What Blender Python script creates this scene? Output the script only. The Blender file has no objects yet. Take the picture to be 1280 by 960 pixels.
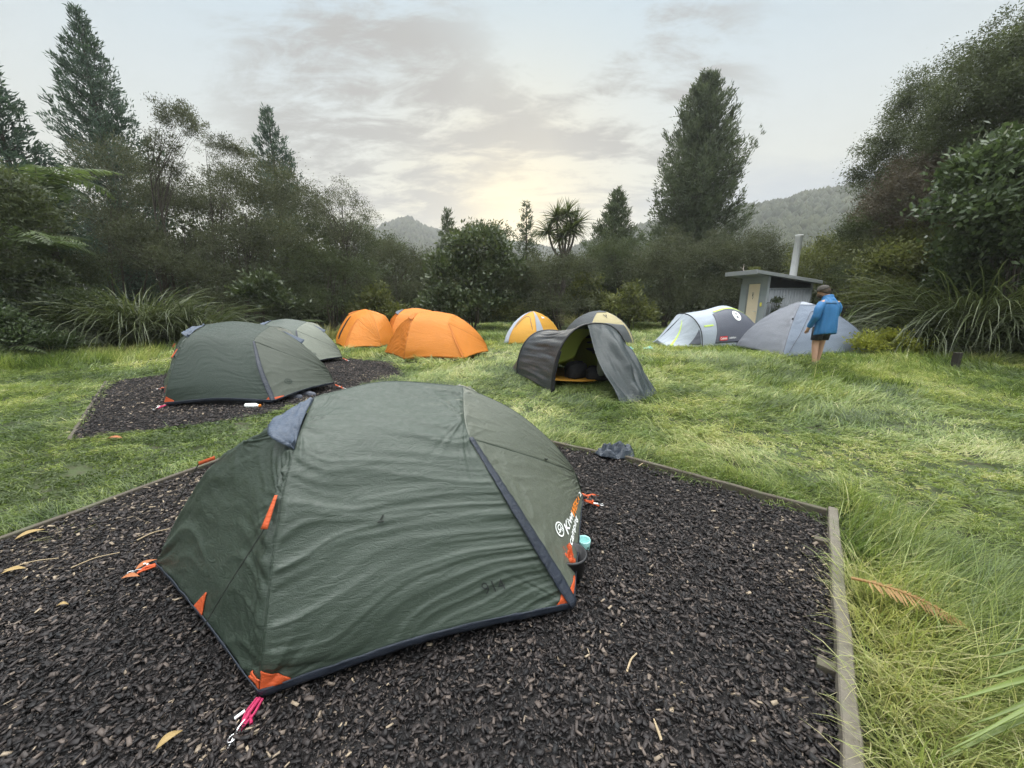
import bpy, math, random
import numpy as np
from mathutils import Vector, Matrix, Euler
R = math.radians
sc = bpy.context.scene
COL = sc.collection
# ------------------------------------------------------------------ camera
F, CX, CY, H = 481.0, 640.0, 480.0, 1.58
PITCH = R(13.0)
cam_d = bpy.data.cameras.new('camera'); cam = bpy.data.objects.new('camera', cam_d); COL.objects.link(cam)
cam.location = (0, 0, H); cam.rotation_euler = (R(90) - PITCH, 0, 0)
cam_d.sensor_width = 36; cam_d.lens = 36 * F / 1280; cam_d.clip_start = .05; cam_d.clip_end = 8000
sc.camera = cam
# ------------------------------------------------------------------ render settings
sc.render.engine = 'CYCLES'
sc.cycles.use_denoising = True
try: sc.cycles.denoiser = 'OPENIMAGEDENOISE'
except Exception: pass
sc.cycles.max_bounces = 6; sc.cycles.diffuse_bounces = 3; sc.cycles.glossy_bounces = 2
sc.cycles.transmission_bounces = 4; sc.cycles.transparent_max_bounces = 4; sc.cycles.volume_bounces = 0
sc.view_settings.view_transform = 'Standard'; sc.view_settings.look = 'None'
sc.view_settings.exposure = 0.9; sc.view_settings.gamma = 1
# ------------------------------------------------------------------ node helper
class NT:
    def __init__(s, tree): s.t = tree; s.n = tree.nodes; s.l = tree.links
    def new(s, typ, **kw):
        nd = s.n.new(typ)
        for k, v in kw.items():
            if k.startswith('i_'):
                key = k[2:]; key = int(key) if key.isdigit() else key
                s.put(nd, key, v)
            else: setattr(nd, k, v)
        return nd
    def put(s, nd, key, v):
        if hasattr(v, 'is_output') or isinstance(v, bpy.types.NodeSocket): s.l.new(v, nd.inputs[key])
        else: nd.inputs[key].default_value = v
    def math(s, op, a, b=None, c=None, clamp=False):
        nd = s.n.new('ShaderNodeMath'); nd.operation = op; nd.use_clamp = clamp
        for i, v in enumerate((a, b, c)):
            if v is not None: s.put(nd, i, v)
        return nd.outputs[0]
    def mix(s, f, a, b, blend='MIX'):
        nd = s.n.new('ShaderNodeMix'); nd.data_type = 'RGBA'; nd.blend_type = blend
        s.put(nd, 0, f); s.put(nd, 6, a if not isinstance(a, tuple) else c4(a)); s.put(nd, 7, b if not isinstance(b, tuple) else c4(b))
        return nd.outputs[2]
    def ramp(s, f, stops):
        nd = s.n.new('ShaderNodeValToRGB'); s.l.new(f, nd.inputs[0])
        e = nd.color_ramp.elements
        while len(e) < len(stops): e.new(.5)
        for i, (p, c) in enumerate(stops):
            e[i].position = p; e[i].color = c4(c) if isinstance(c, tuple) else (c, c, c, 1)
        return nd.outputs[0]
    def maprange(s, v, a, b, c=0, d=1, smooth=True):
        nd = s.n.new('ShaderNodeMapRange'); nd.interpolation_type = 'SMOOTHSTEP' if smooth else 'LINEAR'
        for i, x in enumerate((v, a, b, c, d)): s.put(nd, i, x)
        return nd.outputs[0]
    def noise(s, vec, scale, detail=3, rough=.55, dist=0):
        nd = s.n.new('ShaderNodeTexNoise'); s.put(nd, 'Scale', scale); s.put(nd, 'Detail', detail); s.put(nd, 'Roughness', rough); s.put(nd, 'Distortion', dist)
        if vec is not None: s.l.new(vec, nd.inputs['Vector'])
        return nd.outputs['Fac']
def c4(c): return (c[0], c[1], c[2], 1.0)
def ray(u, v):
    a, b = (u - CX) / F, (CY - v) / F
    s, c = math.sin(PITCH), math.cos(PITCH)
    return np.array([a, c + b * s, -s + b * c])
def G(u, v, z=0.0):
    d = ray(u, v); t = (z - H) / d[2]
    return np.array([d[0] * t, d[1] * t, z])
def D(u, v, Y):
    d = ray(u, v); t = Y / d[1]
    return np.array([d[0] * t, Y, H + d[2] * t])
# ------------------------------------------------------------------ world: dawn sky with thin broken cloud
SUN_EL, SKY_STR = R(13), 0.1
w = bpy.data.worlds.new('World'); sc.world = w; w.use_nodes = True
nt = NT(w.node_tree); nt.n.clear()
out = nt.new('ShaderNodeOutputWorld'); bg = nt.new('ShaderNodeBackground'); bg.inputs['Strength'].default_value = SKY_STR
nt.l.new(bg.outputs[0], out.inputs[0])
sky = nt.new('ShaderNodeTexSky', sky_type='NISHITA', sun_disc=False, sun_elevation=SUN_EL, sun_rotation=R(0), air_density=1.0, dust_density=1.5, ozone_density=1.0)
geo = nt.new('ShaderNodeTexCoord'); dirv = geo.outputs['Generated']
sep = nt.new('ShaderNodeSeparateXYZ'); nt.l.new(dirv, sep.inputs[0]); sx, sy, sz = sep.outputs
def ddot(u, v):
    d = ray(u, v); d = d / np.linalg.norm(d)
    nd = nt.new('ShaderNodeVectorMath', operation='DOT_PRODUCT'); nt.l.new(dirv, nd.inputs[0]); nd.inputs[1].default_value = tuple(d)
    return nd.outputs['Value']
# smooth overcast dome: warm near the horizon in the sunrise quarter, pale blue-grey above, boosted overhead, out of view, to light the ground
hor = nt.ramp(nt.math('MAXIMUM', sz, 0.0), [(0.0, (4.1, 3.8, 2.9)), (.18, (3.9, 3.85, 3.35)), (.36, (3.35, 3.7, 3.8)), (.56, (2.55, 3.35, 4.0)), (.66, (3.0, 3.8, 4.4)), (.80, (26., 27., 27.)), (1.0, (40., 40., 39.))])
nd_r = [n for n in nt.n if n.type == 'VALTORGB'][-1]
g1 = nt.math('POWER', nt.math('MAXIMUM', ddot(640, 268), 0.0), 26.0)
g2 = nt.math('POWER', nt.math('MAXIMUM', ddot(640, 288), 0.0), 190.0)
basec = nt.mix(nt.math('MULTIPLY', g1, .8), hor, (4.4, 3.9, 2.6))
# clouds: noise on the direction flattened like a cloud layer
pv = nt.new('ShaderNodeVectorMath', operation='DIVIDE'); nt.l.new(dirv, pv.inputs[0])
cb = nt.new('ShaderNodeCombineXYZ'); zz = nt.math('ADD', nt.math('MAXIMUM', sz, 0.0), .22)
for i in range(3): nt.l.new(zz, cb.inputs[i])
nt.l.new(cb.outputs[0], pv.inputs[1])
st = nt.new('ShaderNodeMapping'); nt.l.new(pv.outputs[0], st.inputs[0]); st.inputs['Rotation'].default_value = (0, 0, R(35)); st.inputs['Scale'].default_value = (.75, 1.5, 1.0)
n1 = nt.noise(st.outputs[0], 2.1, 9, .62, .5)
n2 = nt.noise(st.outputs[0], 6.0, 7, .64, .6)
nz = nt.math('ADD', nt.math('MULTIPLY', n1, .68), nt.math('MULTIPLY', n2, .32))
m_a = nt.maprange(ddot(470, 165), .94, .992)      # grey wisps left of centre
m_b = nt.maprange(ddot(780, 135), .955, .997)      # and right of centre
m_c = nt.maprange(ddot(610, 232), .955, .997)     # small scraps near the glow
m_d = nt.maprange(ddot(995, 225), .94, .99)     # bluish bank over the right ridge
mm = nt.math('MAXIMUM', nt.math('MAXIMUM', m_a, m_b), m_c)
cl = nt.maprange(nt.math('ADD', nz, nt.math('MULTIPLY', mm, .04)), .455, .59)
cl = nt.math('MULTIPLY', cl, nt.math('ADD', nt.math('MULTIPLY', mm, .92), .06))
c1 = nt.mix(cl, basec, (2.0, 1.95, 1.86))
bank = nt.math('MULTIPLY', nt.math('MULTIPLY', m_d, nt.maprange(nt.math('ADD', sz, nt.math('MULTIPLY', nz, -.16)), .19, .09)), .9)
c2 = nt.mix(bank, c1, (2.3, 2.6, 3.05))
rear = nt.maprange(sy, -.1, -.7, 1.0, 1.15)  # sky behind the camera raised a little as unseen fill
c3 = nt.mix(nt.math('MULTIPLY', g2, nt.maprange(n2, .30, .62, .45, 1.0)), c2, (6.6, 5.4, 2.9))
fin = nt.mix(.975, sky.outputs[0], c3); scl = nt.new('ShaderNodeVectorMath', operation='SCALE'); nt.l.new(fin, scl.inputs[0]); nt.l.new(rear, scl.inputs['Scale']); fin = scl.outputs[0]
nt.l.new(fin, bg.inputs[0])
# ------------------------------------------------------------------ sun: low, veiled, very soft
sl = bpy.data.lights.new('sun', 'SUN'); sl.energy = 1.2; sl.angle = R(30); sl.color = (1, .93, .80)
so = bpy.data.objects.new('sun', sl); COL.objects.link(so)
so.rotation_euler = Vector((0, -math.cos(SUN_EL), -math.sin(SUN_EL))).to_track_quat('-Z', 'Y').to_euler()
# ------------------------------------------------------------------ noise in numpy
def _h(ix, iy, seed):
    n = (ix.astype(np.int64) * 374761393 + iy.astype(np.int64) * 668265263 + seed * 974634777) & 0x7fffffff
    n = ((n ^ (n >> 13)) * 1274126177) & 0x7fffffff
    n = (n ^ (n >> 16)) & 0xffff
    return n / 65535.0
def vn(x, y, seed=0):
    x = np.asarray(x, float); y = np.asarray(y, float)
    ix, iy = np.floor(x), np.floor(y); fx, fy = x - ix, y - iy
    fx = fx * fx * fx * (fx * (fx * 6 - 15) + 10); fy = fy * fy * fy * (fy * (fy * 6 - 15) + 10)
    a = _h(ix, iy, seed); b = _h(ix + 1, iy, seed); c = _h(ix, iy + 1, seed); d = _h(ix + 1, iy + 1, seed)
    return (a * (1 - fx) + b * fx) * (1 - fy) + (c * (1 - fx) + d * fx) * fy
def fbm(x, y, seed=0, o=4):
    s = 0; a = .5; t = 0
    for i in range(o): s = s + a * vn(x * 2 ** i, y * 2 ** i, seed + i * 17); t += a; a *= .5
    return s / t
# ------------------------------------------------------------------ object helpers
def tag(o, label=None, cat=None, group=None, kind=None):
    if label: o['label'] = label
    if cat: o['category'] = cat
    if group: o['group'] = group
    if kind: o['kind'] = kind
    return o
def thing(name, label, cat, loc=(0, 0, 0), group=None):
    o = bpy.data.objects.new(name, None); COL.objects.link(o); o.location = tuple(float(x) for x in loc); o.empty_display_size = .1
    return tag(o, label, cat, group)
def origin(o):
    v = Vector((0, 0, 0))
    while o is not None: v = v + o.location; o = o.parent
    return np.array(v)
def np_mesh(name, V, Fs, mat, parent=None, tint=None, smooth=False):
    """one mesh from vertex array and one uniform face array; vertices in world space"""
    V = np.ascontiguousarray(V, np.float64); Fs = np.ascontiguousarray(Fs, np.int32)
    if parent is not None: V = V - origin(parent)
    me = bpy.data.meshes.new(name); k = Fs.shape[1]
    me.vertices.add(len(V)); me.vertices.foreach_set('co', V.astype(np.float32).ravel())
    me.loops.add(Fs.size); me.loops.foreach_set('vertex_index', Fs.ravel())
    me.polygons.add(len(Fs)); me.polygons.foreach_set('loop_start', np.arange(0, Fs.size, k, dtype=np.int32))
    if tint is not None:
        at = me.attributes.new('tint', 'FLOAT', 'FACE'); at.data.foreach_set('value', np.asarray(tint, np.float32))
    me.update(calc_edges=True)
    if smooth: me.polygons.foreach_set('use_smooth', np.ones(len(Fs), bool))
    me.materials.append(mat)
    o = bpy.data.objects.new(name, me); COL.objects.link(o)
    if parent is not None: o.parent = parent
    return o
class MB:
    def __init__(s): s.v = []; s.f = []
    def add(s, V, Fs):
        n = len(s.v); s.v += [tuple(map(float, p)) for p in V]; s.f += [tuple(int(i) + n for i in f) for f in Fs]; return s
    def box(s, c, size, rz=0, M=None):
        hx, hy, hz = size[0] / 2, size[1] / 2, size[2] / 2
        P = [Vector((x, y, z)) for z in (-hz, hz) for y in (-hy, hy) for x in (-hx, hx)]
        rot = M if M is not None else Matrix.Rotation(rz, 3, 'Z')
        P = [rot @ p + Vector(c) for p in P]
        return s.add(P, [(0, 2, 3, 1), (4, 5, 7, 6), (0, 1, 5, 4), (1, 3, 7, 5), (3, 2, 6, 7), (2, 0, 4, 6)])
    def tube(s, path, rad, sides=6, cap=True):
        V, Fs = tube_arrays(path, rad, sides, cap); return s.add(V, Fs)
    def lathe(s, c, prof, n=20):
        V = []; Fs = []
        for r_, z in prof:
            for k in range(n): a = 2 * math.pi * k / n; V.append((c[0] + r_ * math.cos(a), c[1] + r_ * math.sin(a), c[2] + z))
        for i in range(len(prof) - 1):
            for k in range(n): Fs.append((i * n + k, i * n + (k + 1) % n, (i + 1) * n + (k + 1) % n, (i + 1) * n + k))
        return s.add(V, Fs)
    def build(s, name, mat, parent=None, smooth=False, bevel=0, solid=0, sub=0):
        V = np.array(s.v)
        if parent is not None: V = V - origin(parent)
        me = bpy.data.meshes.new(name); me.from_pydata(V.tolist(), [], s.f); me.update()
        if smooth: me.polygons.foreach_set('use_smooth', np.ones(len(me.polygons), bool))
        me.materials.append(mat)
        o = bpy.data.objects.new(name, me); COL.objects.link(o)
        if parent is not None: o.parent = parent
        if solid: m = o.modifiers.new('solid', 'SOLIDIFY'); m.thickness = solid; m.offset = 0
        if bevel: m = o.modifiers.new('bevel', 'BEVEL'); m.width = bevel; m.segments = 2; m.limit_method = 'ANGLE'
        if sub: m = o.modifiers.new('sub', 'SUBSURF'); m.levels = sub; m.render_levels = sub
        return o
def tube_arrays(path, rad, sides=6, cap=True):
    P = np.array(path, float); n = len(P)
    rad = np.full(n, rad) if np.isscalar(rad) else np.array(rad, float)
    T = np.gradient(P, axis=0); T /= np.linalg.norm(T, axis=1)[:, None] + 1e-9
    ref = np.array([0, 0, 1.]) if abs(T[:, 2]).mean() < .8 else np.array([1., 0, 0])
    S = np.cross(T, ref); S /= np.linalg.norm(S, axis=1)[:, None] + 1e-9; U = np.cross(S, T)
    a = np.arange(sides) * 2 * math.pi / sides
    V = (P[:, None, :] + rad[:, None, None] * (np.cos(a)[None, :, None] * S[:, None, :] + np.sin(a)[None, :, None] * U[:, None, :])).reshape(-1, 3)
    Fs = []
    for i in range(n - 1):
        for k in range(sides):
            Fs.append((i * sides + k, i * sides + (k + 1) % sides, (i + 1) * sides + (k + 1) % sides, (i + 1) * sides + k))
    return V, Fs
def tubes_np(paths, rads, sides=4):
    """many tubes of the same point count -> arrays of quads"""
    P = np.array(paths, float); m, n, _ = P.shape; Rd = np.array(rads, float)
    T = np.gradient(P, axis=1); T /= np.linalg.norm(T, axis=2)[..., None] + 1e-9
    ref = np.array([.31, .17, .93]); S = np.cross(T, ref); S /= np.linalg.norm(S, axis=2)[..., None] + 1e-9; U = np.cross(S, T)
    a = np.arange(sides) * 2 * math.pi / sides
    V = P[:, :, None, :] + Rd[:, :, None, None] * (np.cos(a)[None, None, :, None] * S[:, :, None, :] + np.sin(a)[None, None, :, None] * U[:, :, None, :])
    idx = np.arange(m * n * sides).reshape(m, n, sides)
    q = np.stack([idx[:, :-1, :], np.roll(idx, -1, 2)[:, :-1, :], np.roll(idx, -1, 2)[:, 1:, :], idx[:, 1:, :]], -1)
    return V.reshape(-1, 3), q.reshape(-1, 4)
def crv(pts, n):
    """Catmull-Rom through pts, n+1 samples evenly by length"""
    P = np.array(pts, float)
    if len(P) == 2:
        t = np.linspace(0, 1, n + 1)[:, None]; return P[0] * (1 - t) + P[1] * t
    Q = np.vstack([2 * P[0] - P[1], P, 2 * P[-1] - P[-2]]); out = []
    for i in range(len(P) - 1):
        p0, p1, p2, p3 = Q[i:i + 4]; t = np.linspace(0, 1, 24, endpoint=False)[:, None]
        out.append(.5 * (2 * p1 + (p2 - p0) * t + (2 * p0 - 5 * p1 + 4 * p2 - p3) * t ** 2 + (3 * p1 - p0 - 3 * p2 + p3) * t ** 3))
    S = np.vstack(out + [P[-1:]]); L = np.concatenate([[0], np.cumsum(np.linalg.norm(np.diff(S, axis=0), axis=1))])
    s = np.linspace(0, L[-1], n + 1)
    return np.stack([np.interp(s, L, S[:, k]) for k in range(3)], 1)
def coons(b, t, l, r, nu, nv):
    b, t, l, r = crv(b, nu), crv(t, nu), crv(l, nv), crv(r, nv)
    u = np.linspace(0, 1, nu + 1)[None, :, None]; v = np.linspace(0, 1, nv + 1)[:, None, None]
    return ((1 - v) * b[None] + v * t[None] + (1 - u) * l[:, None] + u * r[:, None]
            - ((1 - u) * (1 - v) * b[0] + u * (1 - v) * b[-1] + (1 - u) * v * t[0] + u * v * t[-1]))
def grid_normals(Gd):
    du = np.gradient(Gd, axis=1); dv = np.gradient(Gd, axis=0); n = np.cross(du, dv)
    return n / (np.linalg.norm(n, axis=2)[..., None] + 1e-9)
def grid_faces(nv, nu):
    i = np.arange((nv + 1) * (nu + 1)).reshape(nv + 1, nu + 1)
    return np.stack([i[:-1, :-1], i[:-1, 1:], i[1:, 1:], i[1:, :-1]], -1).reshape(-1, 4)
def wrinkle(Gd, seed, amp=.008, bulge=0, across=12, along=2, skew=.3, fine=.35, flip=1, fan=1.6):
    """push a cloth grid along its normal: folds running along u, strongest at the poles, nothing at the seams"""
    nv, nu = Gd.shape[0] - 1, Gd.shape[1] - 1
    u = np.linspace(0, 1, nu + 1)[None, :]; v = np.linspace(0, 1, nv + 1)[:, None]
    warp = (vn(u * 3 + v * 2, v * 3 + u, seed + 5) - .5) * .16
    vv = v + skew * (u - .5) * (v - .5) + warp
    a = fbm(u * along + vv * 0, vv * across, seed, 3)
    ridg = 1 - np.abs(2 * fbm(u * along * 1.3 + 7, vv * across * 1.5, seed + 9, 2) - 1) * 2
    f = vn(u * 6 * along, v * across * 3.2, seed + 3)
    cu = np.clip(np.minimum(u, 1 - u) / .03, 0, 1); cv = np.clip(np.minimum(v, 1 - v) / .03, 0, 1)
    edge = .45 + .9 * np.exp(-np.minimum(u, 1 - u) / .16)
    sharp = (1 - np.abs(2 * fbm(u * along * .8 + 3, vv * across * 2.1, seed + 21, 2) - 1)) ** 3
    d = amp * edge * ((a - .5) * 1.5 + .45 * ridg + fine * (f - .5) + 1.1 * sharp * (.4 + vn(u * 2, vv * 3, seed + 8))) + bulge * 16 * u * (1 - u) * v * (1 - v)
    for (u0, v0) in ((0, 0), (1, 0), (0, .82), (1, .78)):
        r_ = np.hypot((u - u0) * 1.4, v - v0); an = np.arctan2(v - v0, np.abs(u - u0) + 1e-3)
        d = d + fan * amp * (np.abs(2 * vn(an * 6.5 + u0 * 9, an * 0 + v0 * 5 + r_ * 1.2, seed + 31) - 1) ** 1.5 - .35) * np.exp(-r_ / .26) * np.clip(r_ / .06, 0, 1)
    d = d * cu * cv
    return Gd + flip * grid_normals(Gd) * d[..., None]
def cloth(name, grids, mat, parent, solid=.003):
    V = []; Fs = []; n = 0
    for g in grids:
        nv, nu = g.shape[0] - 1, g.shape[1] - 1
        V.append(g.reshape(-1, 3)); Fs.append(grid_faces(nv, nu) + n); n += g.size // 3
    o = np_mesh(name, np.vstack(V), np.vstack(Fs), mat, parent, smooth=True)
    if solid: m = o.modifiers.new('solid', 'SOLIDIFY'); m.thickness = solid; m.offset = 0
    return o
def gpt(g, u, v, off=0):
    """point on a grid"""
    nv, nu = g.shape[0] - 1, g.shape[1] - 1
    x = np.clip(np.asarray(u, float) * nu, 0, nu - 1e-6); y = np.clip(np.asarray(v, float) * nv, 0, nv - 1e-6)
    i = np.floor(x).astype(int); j = np.floor(y).astype(int); a = (x - i)[..., None]; b = (y - j)[..., None]
    N = grid_normals(g)
    f = lambda q: (q[j, i] * (1 - a) + q[j, i + 1] * a) * (1 - b) + (q[j + 1, i] * (1 - a) + q[j + 1, i + 1] * a) * b
    return f(g) + off * f(N)
def text_mesh(txt, shear=0, bold=0, space=1):
    cu = bpy.data.curves.new('txt', 'FONT'); cu.body = txt; cu.align_x = 'CENTER'; cu.align_y = 'CENTER'; cu.size = 1; cu.shear = shear; cu.offset = bold; cu.resolution_u = 3; cu.space_character = space
    o = bpy.data.objects.new('txt', cu); COL.objects.link(o)
    dg = bpy.context.evaluated_depsgraph_get(); me = bpy.data.meshes.new_from_object(o.evaluated_get(dg))
    V = np.array([v.co[:] for v in me.vertices]); Fs = [tuple(p.vertices) for p in me.polygons]
    bpy.data.objects.remove(o); bpy.data.curves.remove(cu); bpy.data.meshes.remove(me)
    return V, Fs
def decal(name, g, V2, Fs, at, ex, ey, mat, parent, off=.007):
    """wrap a flat drawing V2 (x, y) onto grid g: centre at (u,v), ex/ey = uv change per unit"""
    U = at[0] + V2[:, 0] * ex[0] + V2[:, 1] * ey[0]; W = at[1] + V2[:, 0] * ex[1] + V2[:, 1] * ey[1]
    P = gpt(g, U, W, off); m = MB(); m.add(P, Fs); return m.build(name, mat, parent)
def ring2d(rx, ry, w, n=28, c=(0, 0)):
    V = []; Fs = []
    for k in range(n):
        a = 2 * math.pi * k / n; V += [(c[0] + rx * math.cos(a), c[1] + ry * math.sin(a), 0), (c[0] + (rx - w) * math.cos(a), c[1] + (ry - w) * math.sin(a), 0)]
        j = (k + 1) % n; Fs.append((2 * k, 2 * j, 2 * j + 1, 2 * k + 1))
    return V, Fs
# ------------------------------------------------------------------ materials
def new_mat(name):
    m = bpy.data.materials.new(name); m.use_nodes = True; t = NT(m.node_tree); t.n.clear()
    o = t.new('ShaderNodeOutputMaterial'); return m, t, o
def bump(t, h, s=.3, d=.01):
    b = t.new('ShaderNodeBump'); b.inputs['Strength'].default_value = s; b.inputs['Distance'].default_value = d; t.l.new(h, b.inputs['Height']); return b.outputs[0]
def fabric(name, col, rough=.5, var=.18, trans=.0, spec=.4, weave=1.0, crumple=.5, tcol=None):
    m, t, o = new_mat(name); tc = t.new('ShaderNodeTexCoord').outputs['Object']
    n = t.noise(tc, 3.0, 4); n2 = t.noise(tc, 45, 3); fine = t.noise(tc, 420, 2)
    mp = t.new('ShaderNodeMapping'); t.l.new(tc, mp.inputs[0]); mp.inputs['Scale'].default_value = (.35, 1.0, 1.6); mp.inputs['Rotation'].default_value = (R(9), R(-7), R(14))
    cr0 = t.noise(mp.outputs[0], 17, 5, .62, .9); cr1 = t.noise(mp.outputs[0], 38, 3, .6, 1.2)
    cr = t.math('ADD', t.math('MULTIPLY', t.math('ABSOLUTE', t.math('SUBTRACT', cr0, .5)), -1.6), t.math('MULTIPLY', t.math('ABSOLUTE', t.math('SUBTRACT', cr1, .5)), -.7))
    c = t.mix(t.math('MULTIPLY', n, 1.0), tuple(x * (1 - var) for x in col), tuple(x * (1 + var) for x in col))
    c = t.mix(t.math('MULTIPLY', t.maprange(n2, .45, .75), .22), c, tuple(x * 1.3 + .01 for x in col))
    b = t.new('ShaderNodeBsdfPrincipled'); t.l.new(c, b.inputs['Base Color'])
    t.l.new(t.maprange(n2, .3, .7, rough - .1, rough + .15), b.inputs['Roughness']); b.inputs['Specular IOR Level'].default_value = spec
    hh = t.math('ADD', t.math('MULTIPLY', cr, crumple), t.math('MULTIPLY', fine, .10 * weave))
    t.l.new(bump(t, hh, .55, .03), b.inputs['Normal'])
    sh = b.outputs[0]
    if trans:
        tr = t.new('ShaderNodeBsdfTranslucent'); tr.inputs[0].default_value = c4(tcol or col)
        mx = t.new('ShaderNodeMixShader'); mx.inputs[0].default_value = trans; t.l.new(sh, mx.inputs[1]); t.l.new(tr.outputs[0], mx.inputs[2]); sh = mx.outputs[0]
    t.l.new(sh, o.inputs[0]); return m
def plain(name, col, rough=.6, spec=.4, metal=0, var=.15, scale=30, bmp=.15):
    m, t, o = new_mat(name); tc = t.new('ShaderNodeTexCoord').outputs['Object']
    n = t.noise(tc, scale, 5)
    c = t.mix(n, tuple(x * (1 - var) for x in col), tuple(min(1, x * (1 + var)) for x in col))
    b = t.new('ShaderNodeBsdfPrincipled'); t.l.new(c, b.inputs['Base Color']); b.inputs['Roughness'].default_value = rough
    b.inputs['Specular IOR Level'].default_value = spec; b.inputs['Metallic'].default_value = metal
    t.l.new(bump(t, n, bmp, .01), b.inputs['Normal']); t.l.new(b.outputs[0], o.inputs[0]); return m
def leafy(name, dark, light, trans=.3, rough=.5, scale=1.2, spec=.35, tmul=1.5):
    m, t, o = new_mat(name); tc = t.new('ShaderNodeTexCoord').outputs['Object']
    at = t.new('ShaderNodeAttribute', attribute_name='tint').outputs['Fac']
    n = t.noise(tc, scale, 3)
    f = t.math('ADD', t.math('MULTIPLY', at, .6), t.math('MULTIPLY', t.maprange(n, .3, .7), .4))
    c = t.mix(f, dark, light)
    b = t.new('ShaderNodeBsdfPrincipled'); t.l.new(c, b.inputs['Base Color']); b.inputs['Roughness'].default_value = rough; b.inputs['Specular IOR Level'].default_value = spec
    tr = t.new('ShaderNodeBsdfTranslucent'); t.l.new(t.mix(1.0, c, (tmul, tmul, tmul * .7), 'MULTIPLY'), tr.inputs[0])
    mx = t.new('ShaderNodeMixShader'); mx.inputs[0].default_value = trans; t.l.new(b.outputs[0], mx.inputs[1]); t.l.new(tr.outputs[0], mx.inputs[2])
    t.l.new(mx.outputs[0], o.inputs[0]); return m
def wood(name, a, b_, scale=6):
    m, t, o = new_mat(name); tc = t.new('ShaderNodeTexCoord').outputs['Object']
    mp = t.new('ShaderNodeMapping'); t.l.new(tc, mp.inputs[0]); mp.inputs['Scale'].default_value = (1, 1, 14); mp.inputs['Rotation'].default_value = (0, R(90), 0)
    n = t.noise(tc, scale * 9, 6, .65, 1.0); n2 = t.noise(tc, scale, 4)
    c = t.mix(n, a, b_); c = t.mix(t.math('MULTIPLY', t.maprange(n2, .5, .7), .5), c, (.10, .11, .06))
    b = t.new('ShaderNodeBsdfPrincipled'); t.l.new(c, b.inputs['Base Color']); b.inputs['Roughness'].default_value = .75
    t.l.new(bump(t, n, .5, .01), b.inputs['Normal']); t.l.new(b.outputs[0], o.inputs[0]); return m

M = {}
M['green'] = fabric('tent_fly_green', (.038, .054, .040), .38, .12, .05, .58, crumple=.26)
M['green2'] = fabric('tent_fly_green_lit', (.095, .106, .082), .38, .12, .05, .58, crumple=.26)  # same fabric as the body; the lit side's brightness is put into the colour
M['greend'] = fabric('tent_green_shaded_and_seam', (.024, .038, .026), .42, .12, .05, .6, crumple=.26)  # same fabric, shade of the side facing away put into the colour; also seams
M['green_b'] = fabric('tent_fly_green_dull', (.030, .043, .034), .5, .12, .05, .35, crumple=.16)  # same green fabric, darker and less glossy, for the second tent
M['green2_b'] = fabric('tent_fly_green_lit_dull', (.066, .076, .060), .5, .12, .05, .35, crumple=.16)  # lit-side tone, brightness put into the colour, darker and less glossy
M['greyg'] = fabric('tent_fly_grey_green', (.17, .185, .15), .5, .1, .08)
M['navy'] = fabric('navy_webbing', (.018, .024, .038), .5, .2, 0, .5)
M['bluegrey'] = fabric('vent_blue_grey', (.058, .078, .115), .45, .3, .05, .5)
M['orange_patch'] = fabric('orange_patch', (.52, .085, .022), .5, .15)
M['orange'] = fabric('orange_fly', (.62, .215, .025), .5, .1, .22, .35, tcol=(.85, .33, .04))
M['orange_d'] = fabric('orange_fly_deep', (.54, .17, .02), .5, .1, .22, .35, tcol=(.8, .28, .03))
M['orange_s'] = fabric('orange_seam', (.30, .09, .012), .6)
M['yellow'] = fabric('yellow_fly', (.66, .34, .045), .5, .1, .22, .35)
M['pale'] = fabric('pale_fly', (.42, .45, .52), .5, .08, .15, .35)
M['tan'] = fabric('tan_fly', (.42, .36, .20), .5, .1, .15, .35)
M['grey_d'] = fabric('grey_fly_dark', (.07, .076, .082), .5, .12, .05)
M['tunnel'] = fabric('tunnel_fly', (.036, .041, .047), .42, .12, .12, .5, tcol=(.2, .24, .14))
M['tunnel_flap'] = fabric('tunnel_flap', (.022, .031, .033), .38, .12, .03, .55)
M['inner_green'] = fabric('inner_lime', (.42, .48, .10), .6, .1, .45, tcol=(.45, .52, .10))
M['silver'] = fabric('silver_fly', (.38, .42, .48), .5, .08, .12, .35)
M['slate'] = fabric('slate_fly', (.105, .112, .14), .5, .12, .06)
M['lime'] = fabric('lime_trim', (.50, .66, .12), .5, .1)
M['dome_grey'] = fabric('dome_fly_grey', (.175, .185, .215), .5, .1, .1, .35)
M['dome_blue'] = fabric('dome_fly_bluegrey', (.20, .235, .30), .5, .1, .1, .35)
M['black'] = fabric('black_cloth', (.018, .018, .022), .6, .3)
M['magenta'] = fabric('magenta_cord', (.42, .02, .09), .5, .2)
M['white_print'] = plain('white_print', (.80, .82, .80), .5, var=.05)
M['orange_print'] = plain('orange_print', (.72, .22, .03), .5, var=.1)
M['dark_print'] = plain('dark_print', (.012, .014, .014), .6, var=.2)
M['red_print'] = plain('red_print', (.62, .05, .05), .5, var=.1)
M['bagnavy'] = fabric('bag_navy', (.030, .040, .058), .35, .25, 0, .7)
M['metal'] = plain('peg_metal', (.7, .7, .7), .3, .5, 1, var=.1)
M['cord'] = plain('cord_dark', (.03, .035, .03), .7)
M['pole'] = plain('tent_pole_black', (.02, .02, .022), .4)
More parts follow.
